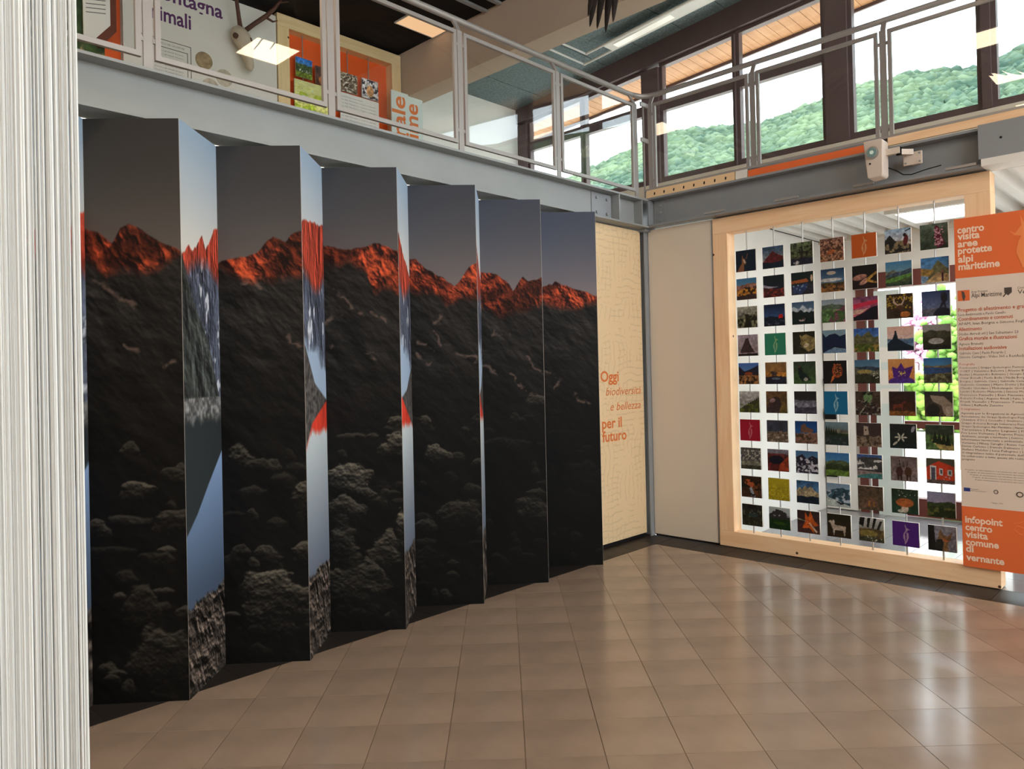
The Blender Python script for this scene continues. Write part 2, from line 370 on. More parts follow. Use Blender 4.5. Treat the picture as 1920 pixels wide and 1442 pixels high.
# crackle: thin darker lines along noise contours, both ways
w1 = np.abs(((t*17+2.2*fbm(s*3.2,t*3.2,3)+0*s) % 1)-.5); w2 = np.abs(((s*15+2.6*fbm(s*4,t*4,9)+0*t) % 1)-.5)
br1 = fbm(s*9,t*4,21) > .47; br2 = fbm(s*4,t*9,33) > .5
ln = np.maximum(np.clip((w1-.40)*14,0,1)*br1, np.clip((w2-.41)*14,0,1)*br2)[..., None]
img = c255(230,203,162)[None,None]*(1-.085*ln)*np.array([1,1,1])
grid_print(None, 118, 300, img, (1.12,0,0), (0,0,2.9), (4.925,4.12,.035), 'printed_board', [M_print, M_boardback], lp, back=.03, nrm=(0,-1,0))
bx('plinth', M_black, 4.925, 6.045, 4.135, 4.2, -.003, .034, lp)
text('lettering', 'Oggi', M_orangetxt, lp, 'Y', 4.12, (5.372,1.50), .135, .275, bold=.022)
text('lettering', 'biodiversità', M_orangetxt, lp, 'Y', 4.12, (5.445,1.372), .105, .55, italic=.25)
text('lettering', 'e bellezza', M_orangetxt, lp, 'Y', 4.12, (5.51,1.232), .105, .478, italic=.25)
text('lettering', 'per il', M_orangetxt, lp, 'Y', 4.12, (5.378,1.075), .135, .30, bold=.022)
text('lettering', 'futuro', M_orangetxt, lp, 'Y', 4.12, (5.378,.955), .135, .37, bold=.022)

# ------------------------------------------------------------------ folding mountain screen
FX0, FS, FYO, FYI, FDI, FH = 1.534, .678, 3.793, 4.111, .333, 2.917
def setres(nu, nv):
    global NU, NV, tt, zz_, ONE
    NU, NV = nu, nv; tt = np.linspace(0,1,NU)[None,:]; zz_ = np.linspace(0,FH,NV)[:,None]; ONE = np.ones((NV,NU))
setres(96, 600)
def relief(h, lx=-.55, lz=.85):          # side-lit rock drawing in the print
    gz, gx = np.gradient(h); r = lx*gx*NU/.467-lz*gz*NV/FH; return r/(r.std()+1e-6)
def ridged(x, y, seed, o=5):
    v = 0*x; a = .5
    for k in range(o): v = v+a*(1-np.abs(2*vnoise(x*2**k+3.7*k, y*2**k+5.1*k, seed+k)-1)); a *= .55
    return v
RID = {0:[(0,2.369),(.148,2.336),(.285,2.292),(.37,2.361),(.454,2.382),(.564,2.355),(.784,2.292),(1,2.243)],
 1:[(0,2.25),(.2,2.279),(.453,2.307),(.582,2.367),(.659,2.388),(.804,2.375),(.87,2.411),(1,2.433)],
 2:[(0,2.428),(.244,2.403),(.385,2.398),(.528,2.414),(.671,2.437),(.848,2.416),(1,2.388)],
 3:[(0,2.396),(.106,2.399),(.26,2.331),(.57,2.236),(.663,2.209),(.768,2.253),(.891,2.345),(1,2.374)],
 4:[(0,2.37),(.257,2.343),(.427,2.285),(.528,2.223),(.645,2.304),(.689,2.324),(.774,2.295),(.905,2.31),(1,2.322)],
 5:[(0,2.314),(.21,2.313),(.259,2.347),(.445,2.311),(.726,2.264),(1,2.216)]}
LOW = {0:[(0,2.204),(.223,2.109),(.39,2.161),(.779,2.171),(1,2.22)],1:[(0,2.235),(.385,2.172),(.764,2.169),(1,2.168)],
 2:[(0,2.327),(.31,2.308),(.522,2.273),(.658,2.137),(1,2.124)],3:[(0,2.203),(.564,2.106),(1,2.121)],4:[(0,2.106),(.372,2.042),(1,2.118)],5:[(0,2.16),(.53,2.112),(1,2.13)]}
BOUL = {0:[(.55,1.06,.2,.05,1.0),(.88,.87,.22,.07,.7),(.45,.9,.25,.04,.6),(.5,.46,.2,.11,.6),(.75,.2,.36,.2,.75),(.9,1.12,.15,.04,.6),(.2,.75,.25,.03,.4),(.7,.7,.2,.05,.5)],
 1:[(.25,1.16,.16,.07,.8),(.42,1.1,.2,.05,.6),(.6,.33,.44,.21,1.1),(.98,.58,.2,.09,.9),(.95,.9,.16,.1,1.),(.2,.62,.14,.05,.6),(.5,.62,.16,.06,.7),(.35,.95,.18,.04,.5)],
 2:[(.3,.93,.29,.1,1.25),(.9,1.15,.24,.08,1.1),(.95,1.3,.15,.04,.9),(.75,.47,.25,.15,.9),(.35,.28,.4,.18,.75),(.2,.52,.22,.2,.7),(1.0,.63,.12,.12,1.3),(.25,.74,.28,.09,.9),(.5,.86,.12,.05,.8),(.35,1.22,.2,.03,.6)],
 3:[(.38,1.05,.2,.07,.95),(.18,1.28,.08,.05,.8),(.72,.62,.34,.1,.6),(.16,.55,.16,.07,.6),(.95,.97,.12,.035,.6),(.85,.78,.15,.05,.5),(.1,.3,.3,.12,.35)],
 4:[(.88,1.37,.26,.055,.75),(.9,.52,.34,.13,.6),(.8,.68,.2,.05,.5),(.4,1.05,.5,.05,.35)],5:[(.75,.72,.4,.12,.25),(.4,1.05,.4,.08,.2),(.5,.5,.4,.1,.15)]}
STRK = {0:[((.1,2.12),(.33,2.03),(.5,1.99)),((.42,1.78),(.55,1.76)),((.8,1.69),(.95,1.7))],
 1:[((.3,2.15),(.5,2.13)),((.78,1.83),(.93,1.79))],
 2:[((.03,2.18),(.3,2.07),(.55,1.97)),((.0,1.95),(.2,1.99)),((.6,2.0),(.85,1.93),(1,1.88)),((.05,1.8),(.12,1.75)),((.55,1.75),(.7,1.7))],
 3:[((.0,1.87),(.2,1.8),(.32,1.78)),((.1,1.74),(.3,1.68)),((.55,1.8),(.75,1.73),(1,1.7)),((.45,2.02),(.35,1.9),(.45,1.8))],
 4:[((0,1.68),(.25,1.6)),((.2,1.9),(.45,1.88)),((.7,1.72),(.98,1.6)),((.45,1.6),(.75,1.46),(.98,1.38))],5:[((.0,1.63),(.3,1.53),(.2,1.45)),((.55,1.4),(.8,1.33))]}
def pl(pts, x): return np.interp(x, [p[0] for p in pts], [p[1] for p in pts])
def segd(px, pz, pts, asp):
    d = 9*ONE
    for (ax, az), (bx_, bz) in zip(pts[:-1], pts[1:]):
        vx, vz = (bx_-ax)*asp, bz-az; k = np.clip(((px-ax)*asp*vx+(pz-az)*vz)/(vx*vx+vz*vz+1e-9), 0, 1)
        d = np.minimum(d, np.hypot((px-ax)*asp-vx*k, pz-az-vz*k))
    return d
def sm(a, b, x): return np.clip((x-a)/(b-a), 0, 1)
def broad(i):
    j = i % 6; WM = .469; s = (i+tt)*WM+0*zz_; z = zz_+0*tt
    rg = pl(RID[j], tt)+.035*(fbm(s*14, z*0+i, 5, 4)-.5); lo = pl(LOW[j], tt)+.10*(fbm(s*9, z*0+3, 8, 4)-.5)
    k = i/5.  # sky bluer to the right: part print, part daylight put into the colour
    top = c255(50,49,48)*(1-k)+c255(68,74,88)*k; hor = c255(88,82,78)*(1-k)+c255(116,110,114)*k
    a = sm(FH, 2.25, z)[..., None]**1.5; im = top*(1-a)+hor*a
    # alpenglow rock
    wq = .10*(fbm(s*8,z*8,12)-.5); hgt = ridged(s*6+z*3.2+wq*6, z*4.5-s*1.5, 11, 6); sd = relief(hgt, -.8, .6); n1 = fbm(s*60,z*45,15,3)
    lum = np.clip(.42+.30*sd+.35*(n1-.5), 0, 1)[..., None]; big = sm(.40,.56,fbm(s*5-z*6+2, z*4, 31, 4))[..., None]
    rock = c255(36,14,12)*(1-lum)+c255(226,94,54)*lum; rock = rock*(.5+.5*big)
    # lower mountain and boulder field
    d1 = fbm(s*6, z*6, 40, 5); hl = fbm(s*9+z*4, z*7, 43, 6)+.5*ridged(s*4+z*3, z*4, 46, 5); sl = relief(hl, -.4, .9)
    zone = sm(1.05,2.0,z)*(.5+d1); base = (9+20*zone)*np.clip(1+.27*sl,.35,1.9)
    base = base*(1-.45*sm(2.6,5.5,i+tt+0*z)*sm(1.6,.9,z)); dark = base[..., None]/255.*np.array([1.05,.99,.94])
    for p in STRK[j]:
        q = sm(.017,.003,segd(tt+.16*(fbm(s*14,z*14,50)-.5), z+.08*(fbm(s*14,z*14,51)-.5), p, WM))*sm(.34,.56,fbm(s*26,z*26,52)); dark = dark*(1-.7*q[..., None])+c255(112,92,82)*(.7*q[..., None])
    rb_ = random.Random(90+i); small = [(rb_.uniform(0,1), rb_.uniform(.05,1.3), rb_.uniform(.05,.14), rb_.uniform(.02,.06), rb_.uniform(.35,.8)*(1-.12*i)) for _ in range(22)]
    for (cx, cz, rx, rz, br) in small+BOUL[j]:
        q1, q2 = int(cx*50), int(cz*50); wx = 1.2*(fbm(s*9,z*11,60+q1,5)-.5); wz = 1.4*(fbm(s*9+5,z*11,70+q2,5)-.5)
        ex = (tt-cx)/rx+wx; ez = (z-cz)/rz+wz; r2 = np.maximum(np.abs(ex)**2.2+np.abs(ez)**2.2, np.abs(ex*.8+ez*.75)**2); msk = sm(1.10,.84,r2)*np.clip(.78+.45*ez,.12,1)
        hb = .9*np.sqrt(np.clip(1.05-r2,0,1))+.55*ridged(s*13+q1, z*17, 85, 6)+.35*fbm(s*60,z*70,88,3); sb = relief(hb, -.25, .95)
        shd = np.clip(.42+.23*sb+.22*ez,.06,1.2); c = c255(74,70,62)*(br*shd[..., None])
        dark = dark*(1-msk[..., None])+np.maximum(c,.03)*msk[..., None]
    rk = sm(lo-.03, lo+.03, z)[..., None]; land = dark*(1-rk)+rock*rk
    mk = sm(rg+.006, rg-.004, z)[..., None]; return im*(1-mk)+land*mk
def narrow(i):
    z = zz_+0*tt; s = tt*.46+0*zz_; o = 3.1*i
    sky = c255(150,172,196)*(1-sm(2.917,2.3,z)[..., None])+c255(214,212,206)*sm(2.917,2.3,z)[..., None]
    n = fbm(s*18+o, z*5, 5, 5)[..., None]; im = sky
    if i == 0:
        pk = pl([(0,2.22),(.172,2.277),(.379,2.293),(.545,2.38),(.64,2.31),(.70,2.33),(.884,2.43),(1,2.462)], tt); rl = pl([(0,2.16),(.484,2.2),(.735,2.189),(1,2.146)], tt)
    else:
        pk = pl([(0,2.49),(.235,2.517),(.607,2.533),(1,2.546)], tt) if i == 1 else pl([(0,2.52),(.4,2.40),(1,2.28)], tt); rl = pl([(0,2.2),(.295,2.138),(.54,2.119),(1,2.2)], tt)
    pk = pk+.05*(fbm(s*22+o, s*0, 7)-.5); rl = rl+.08*(fbm(s*16+o, s*0, 9)-.5)
    red = c255(222,88,66)*np.clip(.72+.22*relief(ridged(s*9+o,z*2.5,66,6),-.9,.3),.25,1.15)[..., None]
    bl = c255(92,98,116)*np.clip(.8+.28*relief(ridged(s*8+o,z*3,67,6),-.8,.4),.3,1.5)[..., None]; sn = sm(.66,.72,fbm(s*22+o,z*7+o,17))[..., None]; bl = bl*(1-sn)+c255(206,210,220)*sn
    mk = sm(pk+.006,pk-.006,z)[..., None]; im = im*(1-mk)+red*mk
    mk = sm(rl+.05,rl-.03,z)[..., None]; im = im*(1-mk)+bl*mk
    if i == 0:
        scr = pl([(0,2.25),(.256,2.021),(.666,1.808),(1,1.455)], tt); g = c255(70,74,72)*np.clip(.85+.22*relief(fbm(s*14,z*8,19,6),-.6,.7),.3,1.6)[..., None]; mk = sm(scr+.01,scr-.01,z)[..., None]; im = im*(1-mk)+g*mk
        rd = c255(112,112,112)*(.25+1.5*fbm(s*45,z*40,23)[..., None]); mk = (sm(1.51,1.50,z)*sm(1.36,1.42,z+.06*(fbm(s*20,z*8,2)-.5)))[..., None]; im = im*(1-mk)+rd*mk
        dk = c255(46,52,54)*np.ones_like(im); mk = sm(1.40,1.36,z+.06*(fbm(s*20,z*8,2)-.5))[..., None]; im = im*(1-mk)+dk*mk
        dg = pl([(0,.807),(.286,.902),(.588,1.033),(1,1.2)], tt); wt = c255(118,142,178)*(.62+.5*sm(.5,1.15,z)[..., None]); mk = sm(dg+.008,dg-.004,z)[..., None]
    else:
        fg = pl([(0,1.83),(.482,1.78),(1,1.66)], tt)+.12*(fbm(s*12+o,z*9,3)-.5); mist = c255(160,180,204)*np.ones_like(im); mk = sm(fg+.03,fg-.05,z)[..., None]; im = im*(1-mk)+mist*mk
        dg = pl([(0,1.80),(.05,1.775),(.448,1.559),(1,1.455)], tt) if i == 1 else pl([(0,1.45),(.5,1.5),(1,1.66)], tt)
        g = c255(84,80,78)*(.35+1.2*fbm(s*40,z*40,29)[..., None]); mk = sm(dg+.01,dg-.006,z)[..., None]; im = im*(1-mk)+g*mk
        rr = pl([(0,1.2),(.284,1.33),(1,1.45)], tt) if i == 1 else pl([(0,1.47),(1,1.25)], tt); rdd = c255(216,66,48)*(.75+.45*n); mk = sm(rr+.006,rr-.006,z)[..., None]; im = im*(1-mk)+rdd*mk
        dg = np.minimum(1.275+.05*(fbm(s*30,z*0,4)-.5), rr-.01); a = sm(.4,1.25,z)[..., None]; wt = c255(96,104,122)*(1-a)+c255(196,206,210)*a; mk = sm(dg+.02,dg-.02,z)[..., None]
    im = im*(1-mk)+wt*mk
    rkz = .46+.10*(fbm(s*14+o,z*3,41)-.5); hn = ridged(s*11+o+z*4, z*9, 43, 6); nn = np.clip(.42+.30*relief(hn,-.5,.8),.04,1.2)
    rk = c255(142,126,116)*nn[..., None]; mk = sm(rkz+.01,rkz-.01,z)[..., None]
    return im*(1-mk)+rk*mk
scr = thing('folding_screen', 'tall folding screen printed with a red-lit mountain panorama', 'screen', (3.2, 3.95, 0))
for i in range(-1, 6):
    ox = FX0+FS*i; ix = FX0+FS*(i-1)+FDI; a = (ix, FYI); b = (ox, FYO); d = (b[0]-a[0], b[1]-a[1]); ln_ = math.hypot(*d)
    setres(96, 600) if i >= 0 else setres(24, 150)
    grid_print(None, NU, NV, broad(max(i, 0)), (d[0],d[1],0), (0,0,FH), (a[0],a[1],0), 'broad_leaf', [M_print, M_darkback], scr, back=.006, nrm=(d[1]/ln_,-d[0]/ln_,0))
    if i == 0: scr.children[-1]['label'] = 'leaf with dark mountain view'
    a = (ox, FYO); b = (ox+FDI, FYI); d = (b[0]-a[0], b[1]-a[1]); ln_ = math.hypot(*d)
    setres(96, 600) if 0 <= i <= 2 else setres(24, 200)
    grid_print(None, NU, NV, narrow(max(i, 0)), (d[0],d[1],0), (0,0,FH), (a[0]+.002,a[1],0), 'lake_leaf', [M_print, M_boardback], scr, back=.006, nrm=(d[1]/ln_,-d[0]/ln_,0))
    if i == 0: scr.children[-1]['label'] = 'leaf with lake and red peak reflection'

# ------------------------------------------------------------------ string curtain
sc_ = thing('string_curtain', 'white string curtain hanging beside the folding mountain screen', 'curtain', (.2, 1.5, 0))
E0 = Vector((.317*1.2, 1.108*1.2, 0)); dv = Vector((-.697, .716, 0)); cv = []; cf = []; cc_ = []
k = 0; x = 0.
while x < .62:
    r = random.uniform(.0011, .0023); p = E0+dv*(x+r)+Vector((.716,.697,0))*random.uniform(-.004,.004); b = len(cv); sh = random.choice((.62,.74,.82,.86,.9,.95))*random.uniform(.93,1.04)
    for z in (.012, 1.0, 2.0, 5.80):
        jx = random.uniform(-.0006,.0006)
        for q in range(5): an = 2*math.pi*q/5+.3; cv.append((p.x+jx+r*math.cos(an), p.y+jx+r*math.sin(an), z)); cc_.append((sh*.74, sh*.785, sh*.80, 1))
    for lv in range(3):
        for q in range(5): cf.append((b+lv*5+q, b+lv*5+(q+1)%5, b+lv*5+5+(q+1)%5, b+lv*5+5+q))
    x += r*.85
me = bpy.data.meshes.new('strings'); me.from_pydata(cv, [], cf); me.update(); ca = me.color_attributes.new('Col', 'FLOAT_COLOR', 'POINT')
ca.data.foreach_set('color', np.array(cc_, np.float32).ravel()); me.materials.append(mat('curtain_thread', rough=.5, spec=.4, attr='Col'))
so = bpy.data.objects.new('strings', me); COL.objects.link(so); setp(so, sc_); so['kind'] = 'stuff'
MB().tube([E0+Vector((0,0,5.815))-dv*.02, E0+dv*.64+Vector((0,0,5.815))], .014).build('rail', M_alu, sc_)

# ------------------------------------------------------------------ timber frame with photo tiles
FXF, FYA, FYB, FZT, FD, FM = 6.121, 3.389, 1.226, 2.945, .14, .142
tf = thing('timber_frame', 'large pine timber frame holding rows of hanging photo tiles', 'frame', (6.19, 2.3, 0))
bx('head_beam', M_pine, FXF, FXF+FD, FYB, FYA, FZT-FM, FZT, tf, .003)
bx('bottom_beam', M_pine, FXF, FXF+FD, FYB, FYA, .006, FM, tf, .003)
bx('post', M_pinez, FXF, FXF+FD, FYA-FM, FYA, FM, FZT-FM, tf, .003)
bx('post', M_pinez, FXF, FXF+FD, FYB, FYB+FM+.02, FM, FZT-FM, tf, .003)
PX, PY0, PZ0, PP, PS = 6.156, 3.1795, 2.6303, .2482, .1864
for c in range(7):
    yy = PY0-PP*c-PS/2; MB().cyl((PX+.0195,yy,FM),(PX+.0195,yy,FZT-FM),.0065,10).build('rod', M_alu, tf)
NT = 56
def hx(c): return np.array([int(q,16) for q in c])/15.
def paint(ops, seed):
    x = np.linspace(0,1,NT)[None,:]+np.zeros((NT,1)); y = np.linspace(0,1,NT)[:,None]+np.zeros((1,NT)); im = np.zeros((NT,NT,3))
    for op in ops:
        k = op[0]; a = op[1:]
        if k == 'G': im = hx(a[0])*(1-y[..., None])+hx(a[1])*y[..., None]
        elif k == 'R':   # ridge: h, amp, colour, freq, seed, slope
            h, am, c = a[:3]; f = a[3] if len(a) > 3 else 3; sd = a[4] if len(a) > 4 else seed; sl = a[5] if len(a) > 5 else 0
            r = h+sl*(x-.5)-am*(fbm(x*f, x*0+sd, sd, 4)-.5)*2; mk = sm(r-.015,r+.015,y)[..., None]
            t = .55+.9*fbm(x*9+y*4,y*9,sd+3,4)[..., None]; im = im*(1-mk)+hx(c)*t*mk
        elif k == 'N': im = im*(1-a[0]+2*a[0]*fbm(x*a[1],y*a[1],seed+5,4)[..., None])
        elif k == 'E':   # ellipse
            cx, cy, rx, ry, c = a[:5]; an = math.radians(a[5]) if len(a) > 5 else 0
            dx, dy = x-cx, y-cy; u = dx*math.cos(an)+dy*math.sin(an); v = -dx*math.sin(an)+dy*math.cos(an)
            mk = sm(1.15,.85,(u/rx)**2+(v/ry)**2)[..., None]; im = im*(1-mk)+hx(c)*mk
        elif k == 'P':   # polygon
            pts, c = a; ins = np.zeros(x.shape, bool)
            for i in range(len(pts)):
                (x0,y0),(x1,y1) = pts[i], pts[(i+1)%len(pts)]
                ins ^= ((y0 > y) != (y1 > y)) & (x < (x1-x0)*(y-y0)/((y1-y0) or 1e-9)+x0)
            im = np.where(ins[..., None], hx(c), im)
        elif k == 'S':   # speckles n, colour, x0,x1,y0,y1,r
            n, c, x0, x1, y0, y1, r = a; rs = random.Random(seed)
            for _ in range(n):
                cx, cy = rs.uniform(x0,x1), rs.uniform(y0,y1); mk = ((x-cx)**2+(y-cy)**2 < (r*rs.uniform(.5,1.2))**2)[..., None]; im = np.where(mk, hx(c)*rs.uniform(.75,1.1), im)
        elif k == 'B':   # blotches of colour where noise is high: colour, freq, threshold, y0, y1
            c, f, th, y0, y1 = a; mk = (sm(th,th+.06,fbm(x*f,y*f,seed+9,4))*(y > y0)*(y < y1))[..., None]; im = im*(1-mk)+hx(c)*mk
    if len(ops) and ops[0][1] != ops[0][2]: q = .25+.75*sm(.25,.5,y)[..., None]; im = im*(1+q*(.55*(fbm(x*13,y*13,seed+40,4)[..., None]-.5)))*(1+q*(.22*(vnoise(x*26,y*26,seed+41)[..., None]-.5)))
    return np.clip(im, 0, 1)
def logo(bgc, fg):
    return [('G',bgc,bgc),('P',[(.50,.36),(.60,.46),(.62,.62),(.55,.80),(.47,.93),(.46,.78),(.41,.66),(.42,.48)],fg),('P',[(.53,.38),(.545,.62),(.50,.84),(.48,.7),(.47,.5)],bgc),
            ('P',[(.49,.38),(.50,.28),(.56,.25),(.68,.32),(.58,.33),(.55,.40)],fg),('P',[(.51,.28),(.47,.16),(.50,.08),(.51,.18),(.54,.26)],fg)]
def conif(x, y, h, c='121'): return ('P',[(x,y-h),(x+h*.22,y),(x-h*.22,y)],c)
def beast(cx, cy, s, c, fl=1):  # small standing animal seen from the side
    f = lambda a, b: (cx+fl*a*s, cy+b*s)
    return [('P',[f(-.5,-.18),f(.3,-.25),(f(.45,-.5)),f(.62,-.55),f(.75,-.42),f(.6,-.36),f(.5,-.05),f(.42,.1),f(.4,.5),f(.33,.5),f(.3,.12),f(-.3,.12),f(-.34,.5),f(-.42,.5),f(-.45,.05)],c)]
def horns(cx, cy, s, c, fl=1): return [('P',[(cx,cy),(cx-fl*.06*s,cy-.5*s),(cx-fl*.2*s,cy-.6*s),(cx-fl*.02*s,cy-.5*s),(cx+fl*.05*s,cy)],c)]
